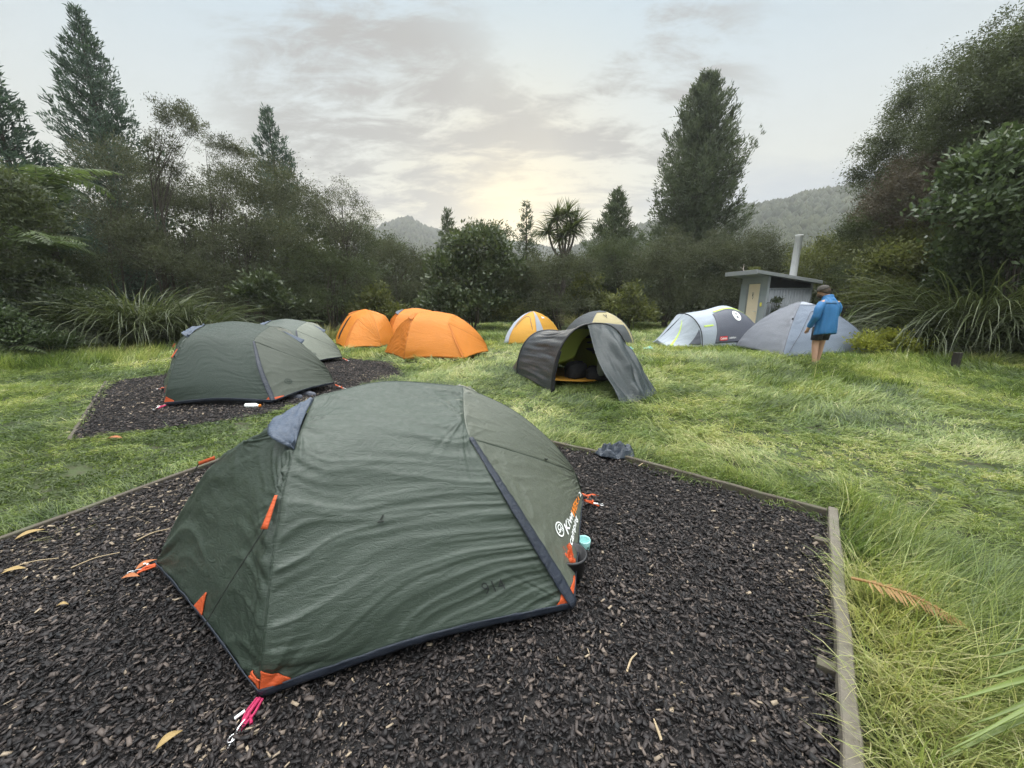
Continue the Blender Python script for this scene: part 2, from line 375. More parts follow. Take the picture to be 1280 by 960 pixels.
# ------------------------------------------------------------------ ground and mulch beds
PAD1 = np.array([(2.26, 2.43), (1.07, 3.44), (-2.0, 5.36), (-3.38, 2.02), (-4.6, -1.0), (-.4, -1.2)])
PAD2 = np.array([(-4.85, 4.0), (-3.35, 4.85), (-2.15, 7.55), (-2.85, 9.05), (-5.2, 9.9), (-7.45, 6.9)])
def inside(px, py, poly):
    c = np.zeros(len(px), bool); n = len(poly)
    for i in range(n):
        x1, y1 = poly[i]; x2, y2 = poly[(i + 1) % n]
        cond = ((y1 > py) != (y2 > py)) & (px < (x2 - x1) * (py - y1) / (y2 - y1 + 1e-12) + x1); c ^= cond
    return c
def polydist(px, py, poly):
    d = np.full(len(px), 1e9); n = len(poly)
    for i in range(n):
        a, b = poly[i], poly[(i + 1) % n]; ab = b - a
        t = np.clip(((px - a[0]) * ab[0] + (py - a[1]) * ab[1]) / (ab @ ab), 0, 1)
        d = np.minimum(d, np.hypot(px - a[0] - t * ab[0], py - a[1] - t * ab[1]))
    return d
def mat_ground():
    m, t, o = new_mat('ground_turf'); tc = t.new('ShaderNodeTexCoord').outputs['Object']
    n = t.noise(tc, .6, 5); n2 = t.noise(tc, 14, 5)
    c = t.mix(n, (.035, .052, .016), (.060, .080, .025)); c = t.mix(t.maprange(n2, .45, .7), c, (.05, .045, .025))
    b = t.new('ShaderNodeBsdfPrincipled'); t.l.new(c, b.inputs['Base Color']); b.inputs['Roughness'].default_value = .9
    t.l.new(bump(t, n2, .6, .03), b.inputs['Normal']); t.l.new(b.outputs[0], o.inputs[0]); return m
def mat_mulch():
    m, t, o = new_mat('mulch_soil'); tc = t.new('ShaderNodeTexCoord').outputs['Object']
    n = t.noise(tc, 60, 5); c = t.mix(n, (.010, .009, .010), (.030, .026, .025))
    b = t.new('ShaderNodeBsdfPrincipled'); t.l.new(c, b.inputs['Base Color']); b.inputs['Roughness'].default_value = .7
    t.l.new(bump(t, n, .8, .02), b.inputs['Normal']); t.l.new(b.outputs[0], o.inputs[0]); return m
def mat_chips():
    m, t, o = new_mat('bark_chip'); at = t.new('ShaderNodeAttribute', attribute_name='tint').outputs['Fac']
    c = t.ramp(at, [(0.0, (.009, .0085, .0095)), (.45, (.023, .019, .019)), (.74, (.054, .044, .041)), (.90, (.12, .094, .080)), (1.0, (.34, .27, .19))])
    b = t.new('ShaderNodeBsdfPrincipled'); t.l.new(c, b.inputs['Base Color']); b.inputs['Roughness'].default_value = .6; b.inputs['Specular IOR Level'].default_value = .35
    t.l.new(b.outputs[0], o.inputs[0]); return m
m = MB(); m.add([(-1600, -600, -.02), (1600, -600, -.02), (1600, 1600, -.02), (-1600, 1600, -.02)], [(0, 1, 2, 3)])
tag(m.build('ground', mat_ground()), kind='structure')
MUL = mat_mulch(); CHIP = mat_chips()
def bed(poly, name):
    m = MB(); m.add([(x, y, .004) for x, y in poly], [tuple(range(len(poly)))]); tag(m.build(name, MUL), kind='structure')
bed(PAD1, 'mulch_bed'); bed(PAD2, 'mulch_bed')
def chips(poly, dens, seed, lmin, lmax, near=True):
    rng = np.random.default_rng(seed); x0, y0 = poly.min(0) - .1; x1, y1 = poly.max(0) + .1
    if near: x0 = max(x0, -5); y0 = max(y0, .45)
    n = int((x1 - x0) * (y1 - y0) * dens); x = rng.uniform(x0, x1, n); y = rng.uniform(y0, y1, n)
    edge = .10 * (fbm(x * 3, y * 3, seed) - .35)
    keep = inside(x, y, poly) | (polydist(x, y, poly) < edge if not near else False)
    if near: keep &= (x < y * 1.55 + .5) & (x > -y * 1.55 - .5)
    x, y = x[keep], y[keep]; n = len(x)
    L = lmin + (lmax - lmin) * rng.random(n) ** 2.6; W = L * rng.uniform(.22, .6, n); T = L * rng.uniform(.10, .22, n)
    z = .006 + rng.random(n) ** 1.5 * .030 + .02 * fbm(x * 2.2, y * 2.2, seed + 2)
    az = rng.uniform(0, 2 * math.pi, n); ti = rng.normal(0, .28, n); ro = rng.normal(0, .35, n)
    ex = np.stack([np.cos(az) * np.cos(ti), np.sin(az) * np.cos(ti), np.sin(ti)], 1)
    s0 = np.stack([-np.sin(az), np.cos(az), 0 * az], 1); up = np.cross(ex, s0)
    ey = s0 * np.cos(ro)[:, None] + up * np.sin(ro)[:, None]; ez = np.cross(ex, ey)
    C = np.stack([x, y, z], 1); cs = []
    for k, (a, b, c) in enumerate([(-1, -1, -1), (1, -1, -1), (1, 1, -1), (-1, 1, -1), (-1, -1, 1), (1, -1, 1), (1, 1, 1), (-1, 1, 1)]):
        ta = rng.uniform(.55, 1.05, n)
        cs.append(C + ex * (a * L / 2 * rng.uniform(.75, 1.05, n))[:, None] + ey * (b * W / 2 * ta)[:, None] + ez * (c * T / 2)[:, None])
    V = np.stack(cs, 1).reshape(-1, 3)
    q = np.array([(0, 3, 2, 1), (4, 5, 6, 7), (0, 1, 5, 4), (1, 2, 6, 5), (2, 3, 7, 6), (3, 0, 4, 7)])
    Fs = (q[None] + (np.arange(n) * 8)[:, None, None]).reshape(-1, 4)
    ti = np.clip(rng.random(n) ** 1.15 * .93 + (rng.random(n) < .045) * rng.uniform(.1, .4, n), 0, 1)
    ti = np.clip(ti + .30 * (fbm(x * 1.1 + 3, y * 1.1, seed + 4, 3) - .5), 0, 1)
    o = np_mesh('bark_chips', V, Fs, CHIP, tint=np.repeat(ti, 6)); return o
tag(chips(PAD1, 12500, 1, .007, .040), 'dark damp bark chips covering the near tent pad', 'bark mulch', kind='stuff')
tag(chips(PAD2, 3600, 2, .014, .050, False), 'dark bark chips covering the far left tent pad', 'bark mulch', kind='stuff')
# timber edging
M['timber'] = wood('weathered_timber', (.085, .075, .062), (.20, .175, .14)); M['timber_d'] = wood('damp_timber', (.045, .037, .028), (.11, .09, .065))
def board(p, q, wdt, hgt, label, mat, z0=-.04):
    p, q = np.array(p), np.array(q); c = (p + q) / 2; d = q - p; L = np.hypot(*d); a = math.atan2(d[1], d[0])
    n = max(6, int(L / .12)); m = MB(); rng = random.Random(int(L * 1000)); V = []
    ux, uy = d / L; sxn, syn = -uy, ux
    for i in range(n + 1):
        s = i / n; x, y = p + d * s; wob = rng.uniform(-.003, .003); hz = hgt + rng.uniform(-.003, .003)
        for (sd, zz) in ((-1, z0), (1, z0), (1, hz - .006), (.8, hz), (-.8, hz), (-1, hz - .006)): V.append((x + sxn * (sd * wdt / 2 + wob), y + syn * (sd * wdt / 2 + wob), zz))
    Fs = [(i * 6 + k, i * 6 + (k + 1) % 6, i * 6 + 6 + (k + 1) % 6, i * 6 + 6 + k) for i in range(n) for k in range(6)]
    Fs += [tuple(range(6)), tuple(range(n * 6, n * 6 + 6))]
    m.add(V, Fs); o = m.build('timber_edging', mat); return tag(o, label, 'timber board', 'timber boards edging the tent pads')
board((2.31, 2.50), (.35, -.06), .055, .095, 'long weathered timber board edging the right side of the near bark pad', M['timber'])
board((2.27, 2.50), (1.075, 3.465), .035, .075, 'thin timber board edging the back of the near bark pad from its right corner', M['timber_d'])
board((1.065, 3.472), (-1.98, 5.38), .035, .062, 'thin timber board edging the back of the near bark pad behind the big green tent', M['timber_d'])
board((-2.02, 5.36), (-4.1, .25), .04, .055, 'thin brown timber board edging the left side of the near bark pad', M['timber_d'])
board((-4.87, 3.98), (-7.47, 6.9), .035, .04, 'low timber board edging the left side of the far bark pad', M['timber_d'])
for (u, v, s, lab) in ((1033, 677, .085, 'short grey wooden stake beside the far end of the right timber board'), (1044, 836, .085, 'short grey wooden stake beside the near end of the right timber board')):
    p = G(u, v, .04); m = MB(); m.box((p[0] - .02, p[1], .015), (.095, .05, .085), R(53) + R(90)); tag(m.build('wooden_stake', M['timber_d'], bevel=.004), lab, 'wooden stake', 'stakes holding the right timber board')
# ------------------------------------------------------------------ hills
def mat_hill():
    m, t, o = new_mat('hill_forest'); tc = t.new('ShaderNodeTexCoord').outputs['Object']
    n = t.noise(tc, .06, 6, .65); n2 = t.noise(tc, .012, 3)
    c = t.mix(t.maprange(n, .35, .65), (.022, .030, .016), (.075, .085, .042)); c = t.mix(t.maprange(n2, .4, .7), c, (.065, .06, .038))
    b = t.new('ShaderNodeBsdfPrincipled'); t.l.new(c, b.inputs['Base Color']); b.inputs['Roughness'].default_value = .95
    t.l.new(bump(t, n, 1.0, 6), b.inputs['Normal']); t.l.new(b.outputs[0], o.inputs[0]); return m
HILL = mat_hill()
def hill(prof, Rr, seed, bumpz, rough):
    """prof: silhouette (u, v); the ridge stands Rr metres away, its slope runs from Rr*.35 to the crest"""
    us = np.linspace(prof[0][0], prof[-1][0], 260); vs = np.interp(us, [p[0] for p in prof], [p[1] for p in prof])
    rows = 46; V = np.zeros((rows + 10, len(us), 3))
    for i in range(len(us)):
        d = ray(us[i], vs[i]); hd = np.hypot(d[0], d[1]); te = d[2] / hd; ax, ay = d[0] / hd, d[1] / hd
        top = max(2, H + te * Rr)
        for j in range(rows + 10):
            if j < rows: s = j / (rows - 1); r_ = Rr * (.35 + .65 * s); z = top * (s ** 1.25)
            else: s = (j - rows + 1) / 10; r_ = Rr * (1 + .25 * s); z = top * (1 - s)
            V[j, i] = (ax * r_, ay * r_, z)
    x, y = V[..., 0], V[..., 1]
    V[..., 2] += (fbm(x / rough, y / rough, seed, 5) - .5) * bumpz * np.clip(V[..., 2] / 25, 0, 1)
    V[..., 2] -= .5
    Fs = grid_faces(rows + 9, len(us) - 1)
    tag(np_mesh('hills', V.reshape(-1, 3), Fs, HILL, smooth=False), kind='structure'); return V[:rows]
hA = hill([(150, 330), (430, 318), (470, 291), (498, 277), (510, 274), (522, 282), (545, 290), (600, 298), (720, 318), (900, 330)], 480, 3, 4, 30)
hB = hill([(640, 345), (700, 322), (760, 306), (800, 292), (850, 283), (930, 268), (1000, 251), (1065, 237), (1160, 222), (1300, 205), (1420, 200)], 330, 8, 12, 30)
def canopy(Vs, n, seed, s0, s1, name, lab):
    rng = np.random.default_rng(seed); r_, c_, _ = Vs.shape
    j = (r_ - 1) * np.sqrt(rng.random(n)); j[: n // 6] = r_ - 1 - rng.random(n // 6) * .5; i = rng.uniform(0, c_ - 1, n)
    P = Vs[np.round(j).astype(int), np.round(i).astype(int)] + rng.normal(0, 2.0, (n, 3)) * (1, 1, .1)
    S = rng.uniform(s0, s1, n); k = 7; a = np.arange(k) * 2 * math.pi / k
    lv = []
    for (rr, zz) in ((.75, -.1), (1, .35), (.7, .8), (.08, 1.15)):
        rad = (rr * S * .55)[:, None] * rng.uniform(.65, 1.25, (n, k)); lv.append(np.stack([P[:, 0, None] + rad * np.cos(a), P[:, 1, None] + rad * np.sin(a), P[:, 2, None] + (zz * S)[:, None] * rng.uniform(.85, 1.1, (n, k))], -1))
    V = np.stack(lv, 1); idx = np.arange(n * 4 * k).reshape(n, 4, k); nx = np.roll(idx, -1, 2)
    q = np.stack([idx[:, :-1], nx[:, :-1], nx[:, 1:], idx[:, 1:]], -1).reshape(-1, 4)
    tag(np_mesh(name, V.reshape(-1, 3), q, FARLEAF, tint=np.repeat(rng.random(n), 3 * k)), lab, 'forest', kind='stuff')
FARLEAF = leafy('far_canopy', (.020, .028, .016), (.070, .078, .042), .0, .9, .05)
canopy(hA, 9000, 11, 2.2, 4.4, 'distant_forest', 'forest covering the far pointed hill')
canopy(hB, 12000, 12, 2.6, 5.2, 'distant_forest', 'forest covering the ridge behind the hut')
# ------------------------------------------------------------------ haze: thin dawn mist in one closed box
mh, th, oh = new_mat('haze_air'); pvn = th.new('ShaderNodeVolumePrincipled'); pvn.inputs['Color'].default_value = (.86, .88, .90, 1); pvn.inputs['Density'].default_value = .0008; pvn.inputs['Anisotropy'].default_value = .35
th.l.new(pvn.outputs[0], oh.inputs['Volume'])
m = MB(); m.box((0, 500, 61.5), (3240, 2240, 127)); tag(m.build('haze', mh), kind='stuff')
# ================================================================== VEGETATION
def unit(v): return v / (np.linalg.norm(v, axis=-1, keepdims=True) + 1e-9)
def rdir(rng, n): return unit(rng.normal(0, 1, (n, 3)))
def leaf_quads(C, d, L, Wd, rng):
    n = len(C); r_ = rdir(rng, n); s = unit(np.cross(d, r_)); nn = np.cross(s, d)
    L = np.broadcast_to(L, (n,))[:, None]; Wd = np.broadcast_to(Wd, (n,))[:, None]
    mid = C + d * L * .45 + nn * L * .06
    V = np.stack([C, mid + s * Wd / 2, C + d * L, mid - s * Wd / 2], 1).reshape(-1, 3)
    return V, np.arange(n * 4).reshape(n, 4)
def lf(n, d, l, *a, k=1.6, **kw): return leafy(n, tuple(x * k for x in d), tuple(x * k for x in l), *a, **kw)
LM = {
 'kahi': lf('conifer_leaf', (.018, .032, .026), (.055, .085, .062), .25, .55, 1.0),
 'kahi_far': lf('conifer_leaf_far', (.026, .036, .024), (.070, .086, .050), .3, .6, .7),
 'manuka': lf('scrub_leaf_brown', (.016, .020, .011), (.066, .073, .040), .3, .6, 1.1),
 'manuka_g': lf('scrub_leaf_green', (.015, .021, .010), (.066, .080, .036), .3, .6, 1.1),
 'purple': lf('scrub_leaf_russet', (.028, .024, .018), (.085, .070, .052), .25, .65, 1.2),
 'broad': lf('broad_leaf', (.012, .020, .009), (.062, .078, .034), .3, .38, .9, .5),
 'broad_d': lf('broad_leaf_deep', (.011, .020, .008), (.062, .086, .036), .3, .38, .9, .5),
 'olive': lf('olive_leaf', (.022, .027, .010), (.105, .115, .036), .35, .5, 1.0),
 'lime': lf('lime_leaf', (.075, .085, .015), (.24, .25, .045), .4, .5, 2.0),
 'fern': lf('fern_leaf', (.016, .030, .011), (.075, .100, .038), .35, .5, 1.5),
 'toe': lf('tussock_leaf', (.012, .020, .007), (.082, .096, .040), .3, .42, 1.5, .5),
 'toe_y': lf('tussock_leaf_straw', (.06, .06, .02), (.20, .19, .08), .3, .5, 1.5, .4),
 'flax': lf('flax_leaf', (.030, .050, .010), (.14, .18, .045), .3, .35, 2.0, .5),
 'dead': lf('dead_frond', (.13, .075, .03), (.28, .17, .075), .3, .6, 6),
}
BARK = plain('bark', (.070, .060, .050), .85, .2, 0, .4, 14, .6)
BARKP = plain('bark_pale', (.17, .15, .13), .85, .2, 0, .35, 14, .5)
def crown_build(root, parts, mat, name='crown'):
    V = []; Fs = []; T = []; n = 0
    for v, f, t in parts: V.append(v); Fs.append(f + n); T.append(t); n += len(v)
    return np_mesh(name, np.vstack(V), np.vstack(Fs), mat, root, tint=np.concatenate(T))
def trunk_build(root, tubes, mat, name='trunk'):
    V = []; Fs = []; n = 0
    for v, f in tubes: V.append(v); Fs.append(np.array(f) + n); n += len(v)
    return np_mesh(name, np.vstack(V), np.vstack(Fs), mat, root, smooth=True)
def conifer(base, h, prof, label, mat='kahi', seed=0, nb=150, den=1.0, leaf=.26, up=25, tr=.02, t0=.06, name='conifer_tree', group=None, sides=None):
    """prof: [(height fraction, crown radius m)]"""
    rng = np.random.default_rng(seed); base = np.array([base[0], base[1], 0.]); root = thing(name, label, 'tree', base, group)
    sway = rng.normal(0, .012 * h, 2)
    axis = lambda t: base + np.stack([sway[0] * np.sin(t * 2.6), sway[1] * np.sin(t * 2.1), t * h], -1)
    tt = np.linspace(0, .985, 12); trunks = [tube_arrays(axis(tt), tr * h * (1 - tt * .94) ** 1.1 + .008, 7)]
    hp, rp = zip(*prof); t = t0 + (1 - t0) * (np.arange(nb) + rng.random(nb)) / nb; t = np.clip(t, 0, .985)
    az = np.arange(nb) * 2.399 + rng.normal(0, .4, nb)
    lump = .78 + .42 * vn(az * .9 + 20, t * 7, seed)
    Ln = np.interp(t, hp, rp) * lump * rng.uniform(.8, 1.12, nb) + .08
    el = R(up) * (.35 + 1.0 * t) + rng.normal(0, .12, nb)
    d = np.stack([np.cos(az) * np.cos(el), np.sin(az) * np.cos(el), np.sin(el)], 1)
    s = np.linspace(0, 1, 5)[None, :, None]; st = axis(t)
    path = st[:, None] + d[:, None] * Ln[:, None, None] * s + np.array([0, 0, 1.]) * (Ln[:, None, None] * (.16 * s * s - .10 * np.sin(s * 3.1)))
    rad = (.010 * Ln[:, None] + .008) * (1.05 - np.linspace(0, 1, 5)[None])
    trunks.append(tubes_np(path, rad, 3)); trunk_build(root, trunks, BARK)
    ncl = np.maximum(4, (Ln / leaf * 5.0 * den)).astype(int); parts = []
    rep = np.repeat(np.arange(nb), ncl); N = len(rep)
    ss = rng.random(N) ** .62; k = np.minimum((ss * 4).astype(int), 3); fr = ss * 4 - k
    P = path[rep, k] * (1 - fr)[:, None] + path[rep, k + 1] * fr[:, None]
    side = unit(np.cross(d[rep], [0, 0, 1.])); P += side * (rng.normal(0, .20, N) * Ln[rep] * (1.15 - ss * .8))[:, None] + np.array([0, 0, 1.]) * (rng.normal(.02, .07, N) * Ln[rep])[:, None]
    ct = rng.random(N) * .7 + .3 * ss
    for q in range(5):
        dd = unit(d[rep] * .8 + side * rng.normal(0, .75, N)[:, None] + np.array([0, 0, .55]) + rng.normal(0, .4, (N, 3)))
        v, f = leaf_quads(P + rng.normal(0, leaf * .28, (N, 3)), dd, leaf * rng.uniform(.6, 1.3, N), leaf * rng.uniform(.16, .30, N), rng); parts.append((v, f, np.clip(ct + rng.normal(0, .15, N), 0, 1)))
    crown_build(root, parts, LM[mat]); return root
def bush(base, blobs, label, mat='manuka', seed=0, ncl=220, nl=26, leaf=.085, lw=.32, spread=.26, name='scrub_tree', cat='tree', stems=6, limbs=50, tr=.05, bark=None, upb=.25, shell=.55, group=None, bz=0.0):
    """blobs: ellipsoids (dx, dy, z, rx, ry, rz) relative to base; leaves sit in clumps through their outer half"""
    rng = np.random.default_rng(seed); base = np.array([base[0], base[1], bz]); root = thing(name, label, cat, base, group)
    if leaf < .13 and ncl > 200: ncl = int(ncl * .72); nl = int(nl * 1.45); spread *= .84
    B = np.array(blobs, float); wgt = B[:, 3] * B[:, 4] * B[:, 5]; wgt = wgt ** .8 / (wgt ** .8).sum()
    bi = rng.choice(len(B), ncl, p=wgt); dr = rdir(rng, ncl); dr[:, 2] = np.where(dr[:, 2] < -.35, -dr[:, 2] * rng.random(ncl), dr[:, 2])
    rr = shell + (1 - shell) * rng.random(ncl) ** .7; rr *= .82 + .40 * vn(dr[:, 0] * 2.3 + bi * 5, dr[:, 1] * 2.3 + dr[:, 2] * 2, seed)
    Cn = base + B[bi, :3] + dr * rr[:, None] * B[bi, 3:6]; Cn[:, 2] = np.maximum(Cn[:, 2], bz + (.12 if bz == 0 else 0))
    # stems and limbs
    sb = base + np.stack([rng.normal(0, .10 * B[:, 3].max(), stems), rng.normal(0, .10 * B[:, 3].max(), stems), np.zeros(stems)], 1)
    tubes = []; lim = rng.choice(ncl, min(limbs, ncl), replace=False); s = np.linspace(0, 1, 7)[None, :, None]
    own = rng.integers(0, stems, len(lim)); E = Cn[lim]; mean = Cn.mean(0)
    top = sb * .55 + mean * .45; top[:, 2] = mean[2] * rng.uniform(.75, 1.15, stems); top[:, :2] += rng.normal(0, .16 * B[:, 3].max(), (stems, 2))
    for k in range(stems):
        sm = (sb[k] + top[k]) / 2 + rng.normal(0, .11, 3) * B[:, 5].max(); rt = tr * rng.uniform(.8, 1.2)
        tubes.append(tube_arrays(crv([sb[k], sm, top[k]], 8), rt * np.linspace(1.1, .10, 9), 6))
    fr = np.clip(E[:, 2] / top[own][:, 2] * rng.uniform(.45, .8, len(lim)), .25, .98)[:, None]; A = sb[own] * (1 - fr) + top[own] * fr
    mid = A * .45 + E * .55; mid[:, 2] += .12 * (E[:, 2] - A[:, 2]); mid += rng.normal(0, .06, mid.shape) * B[:, 5].max()
    path = A[:, None] * (1 - s) ** 2 + 2 * mid[:, None] * s * (1 - s) + E[:, None] * s ** 2
    path[:, 1:-1] += rng.normal(0, .018, path[:, 1:-1].shape) * B[:, 5].max()
    rad = tr * .26 * (1 - .88 * np.linspace(0, 1, 7)[None]) * rng.uniform(.45, 1, (len(lim), 1))
    tubes.append(tubes_np(path, rad, 4))
    trunk_build(root, tubes, bark or BARK)
    parts = []; ct = rng.random(ncl); nl = int(nl * (1.7 if leaf < .13 else 1.15)); rep = np.repeat(np.arange(ncl), nl); N = len(rep)
    out = unit(dr * np.array([1, 1, .8]) + [0, 0, upb])
    P = Cn[rep] + rng.normal(0, 1, (N, 3)) * spread * np.array([1, 1, .75]) * rng.uniform(.5, 1.2, (ncl, 1))[rep]
    dd = unit(out[rep] * .75 + rdir(rng, N) * .85 + np.array([0, 0, upb * .5]))
    v, f = leaf_quads(P, dd, leaf * rng.uniform(.55, 1.35, N), leaf * lw * rng.uniform(.7, 1.3, N), rng)
    crown_build(root, [(v, f, np.clip(ct[rep] * .75 + rng.random(N) * .3, 0, 1))], LM[mat], 'crown' if cat == 'tree' else 'foliage')
    return root
def strips(B0, az, el0, el1, L, Wd, ns, rng, twist=.0, fold=0.0):
    """arching blades: elevation runs from el0 at the root to el1 at the tip"""
    n = len(B0); P = [B0]; p = B0.copy(); ds = (L / ns)[:, None]
    for i in range(ns):
        e = el0 + (el1 - el0) * ((i + .5) / ns) ** 1.25; a = az + twist * i / ns
        p = p + ds * np.stack([np.cos(a) * np.cos(e), np.sin(a) * np.cos(e), np.sin(e)], 1); P.append(p)
    P = np.stack(P, 1); s = np.linspace(0, 1, ns + 1); wp = np.interp(s, [0, .12, .5, .85, 1], [.55, 1, .9, .5, .03])
    sd = np.stack([-np.sin(az), np.cos(az), rng.normal(0, .45, n)], 1); sd = unit(sd)
    off = sd[:, None] * (Wd[:, None, None] * wp[None, :, None] / 2)
    V = np.stack([P - off, P + off], 2).reshape(-1, 3); idx = np.arange(n * (ns + 1) * 2).reshape(n, ns + 1, 2)
    q = np.stack([idx[:, :-1, 0], idx[:, :-1, 1], idx[:, 1:, 1], idx[:, 1:, 0]], -1)
    return V, q.reshape(-1, 4)
def tussock(base, n, Ln, label, mat='toe', seed=0, w=.03, name='tussock_plant', r0=.3, e0=(62, 88), e1=(-55, 25), cat='grass clump', ns=6, wind=0, part='blades'):
    rng = np.random.default_rng(seed); base = np.array([base[0], base[1], 0.])
    m = tag(None or bpy.data.objects.new('x', None), None) if False else None
    a0 = rng.uniform(0, 2 * math.pi, n); rr = r0 * np.sqrt(rng.random(n))
    B0 = base + np.stack([rr * np.cos(a0), rr * np.sin(a0), np.zeros(n)], 1); az = a0 + rng.normal(0, .5, n) + wind
    v, f = strips(B0, az, R(1) * rng.uniform(*e0, n), R(1) * rng.uniform(*e1, n), Ln * rng.uniform(.5, 1.1, n), w * rng.uniform(.6, 1.3, n), ns, rng)
    o = np_mesh(name, v - base, f, LM[mat], tint=np.repeat(np.clip(rng.beta(1.6, 2.2, n), 0, 1), ns)); o.location = base
    return tag(o, label, cat)
def frond_parts(base, az, el0, el1, L, rng, npin=26, wmax=.28, ns=10):
    """one pinnate frond: arching rachis with leaflets on both sides"""
    s = np.linspace(0, 1, ns + 1); p = np.array(base, float); P = [p]
    for i in range(ns):
        e = el0 + (el1 - el0) * ((i + .5) / ns) ** 1.15; p = p + L / ns * np.array([math.cos(az) * math.cos(e), math.sin(az) * math.cos(e), math.sin(e)]); P.append(p)
    P = np.array(P); t = np.linspace(.14, .99, npin); k = np.minimum((t * ns).astype(int), ns - 1); fr = (t * ns - k)[:, None]
    C = P[k] * (1 - fr) + P[k + 1] * fr; tg = unit(P[k + 1] - P[k]); sd = np.array([-math.sin(az), math.cos(az), 0])
    wl = L * wmax * np.interp(t, [0, .3, .7, 1], [.45, 1, .7, .06]); parts = []
    V = []; T = []
    for sg in (-1, 1):
        d = unit(tg * .42 + sd * sg + np.array([0, 0, -.16]) + rng.normal(0, .07, (npin, 3)))
        sw = unit(tg + rng.normal(0, .06, (npin, 3))) * (L * .9 / npin * rng.uniform(.6, .95, npin))[:, None] / 2
        dr = np.array([0, 0, -1.]) * (wl * .14)[:, None]
        m1 = C + d * (wl * .5)[:, None] + dr * .2; e = C + d * wl[:, None] + dr
        V.append(np.stack([C - sw * .7, C + sw * .7, m1 + sw, m1 - sw], 1)); V.append(np.stack([m1 - sw, m1 + sw, e + sw * .15, e - sw * .15], 1))
        T += [rng.random(npin)] * 2
    V = np.concatenate(V).reshape(-1, 3); return P, V, np.arange(len(V)).reshape(-1, 4), np.concatenate(T)
def tree_fern(base, h, n, L, label, seed=0, mat='fern', name='tree_fern', e0=(25, 60), e1=(-60, -15), npin=26):
    rng = np.random.default_rng(seed); base = np.array([base[0], base[1], 0.]); root = thing(name, label, 'fern', base)
    top = base + [rng.normal(0, .06), rng.normal(0, .06), h]
    tubes = []; parts = []
    if h > .2: v, f = tube_arrays(crv([base, (base + top) / 2 + [.04, .02, 0], top], 6), .09, 8); tubes.append((v, f))
    for i in range(n):
        az = i * 2.399 + rng.normal(0, .2); P, V, Fq, T = frond_parts(top, az, R(rng.uniform(*e0)), R(rng.uniform(*e1)), L * rng.uniform(.75, 1.1), rng, npin)
        v, f = tube_arrays(P, np.linspace(.014, .003, len(P)), 3); tubes.append((v, f)); parts.append((V, Fq, np.clip(T * .4 + rng.random() * .6, 0, 1)))
    trunk_build(root, tubes, BARK, 'stem'); crown_build(root, parts, LM[mat], 'fronds'); return root
def at(u, Y, v0=400):
    """ground position under image column u at depth Y"""
    # iterate: column of a ground point
    fwd = Y * math.cos(PITCH) + H * math.sin(PITCH); return ((u - CX) / F * fwd, Y)
def topz(u, v, Y): return D(u, v, Y)[2]
def atv(u, v, Y): p = D(u, v, Y); return (p[0], p[1])
# ---- conifers on the skyline
conifer(atv(2, 200, 15), topz(8, 72, 15), [(0, 1.0), (.35, 1.35), (.65, 1.05), (.9, .4), (1, .1)], 'dark conifer at the far left edge, cut off by the frame', 'kahi', 21, 130, .9, .24, 20)
conifer(atv(142, 190, 20), topz(90, 16, 20), [(0, 1.7), (.3, 2.1), (.5, 1.95), (.72, 1.25), (.88, .6), (1, .08)], 'tallest bluish green conifer on the left, pointed and open against the sky', 'kahi', 22, 190, .85, .23, 28)
conifer(atv(340, 200, 27), topz(333, 134, 27), [(0, 2.0), (.4, 1.9), (.65, 1.5), (.85, .7), (1, .1)], 'slim pointed conifer behind the scrub, second from the left on the skyline', 'kahi', 23, 130, .85, .25, 30)
conifer(atv(560, 330, 25), topz(557, 264, 25), [(0, 1.2), (.5, .9), (.8, .45), (1, .08)], 'small narrow conifer above the orange tents', 'kahi_far', 24, 80, .9, .22, 30)
conifer(atv(657, 330, 25), topz(655, 254, 25), [(0, .9), (.5, .75), (.8, .4), (1, .06)], 'thin spindly conifer in front of the sunrise glow', 'kahi_far', 25, 70, .8, .22, 15)
conifer(atv(768, 330, 23), topz(769, 240, 23), [(0, 2.2), (.35, 2.0), (.6, 1.3), (.82, .6), (1, .08)], 'soft pointed conifer right of the cabbage tree', 'kahi_far', 26, 170, 1.0, .2, 22)
# the big one: several leaders in one broad crown
conifer(atv(874, 250, 27), topz(905, 94, 27), [(0, 2.7), (.34, 3.15), (.5, 3.0), (.62, 2.4), (.78, 1.75), (.9, 1.05), (.97, .45), (1, .1)], 'very tall dense conifer behind the hut, the biggest tree on the right', 'kahi_far', 28, 360, .92, .26, 34)
# ---- scrub and broadleaf trees, left to centre
def zb(u, v, Y, rx, ry=None, rz=None, base=None):
    p = D(u, v, Y); return (p[0] - base[0], p[1] - base[1], p[2], rx, ry or rx, rz or rx)
def scrub(bu, bY, blobs, label, **kw):
    b = at(bu, bY); return bush(b, [zb(u, v, bY + dy, rx, ry, rz, b) for (u, v, dy, rx, ry, rz) in blobs], label, **kw)
scrub(150, 17, [(150, 215, 0, 1.5, 1.3, 1.3), (120, 275, 0, 1.7, 1.4, 1.2), (185, 255, .4, 1.2, 1.2, 1.2), (165, 330, 0, 1.5, 1.2, 1.0)], 'dense brown scrub tree below the tallest left conifer', mat='manuka', seed=31, ncl=420, nl=30, spread=.26, shell=.4)
scrub(222, 15.5, [(222, 152, 0, .85, .8, .75), (205, 185, .2, .6, .6, .5), (245, 165, 0, .5, .5, .45), (205, 215, 0, .7, .7, .8)], 'airy thin stemmed tree with a flat feathery crown against the sky', mat='manuka', seed=32, ncl=170, nl=34, leaf=.075, spread=.13, stems=2, limbs=42, tr=.06, shell=.3)
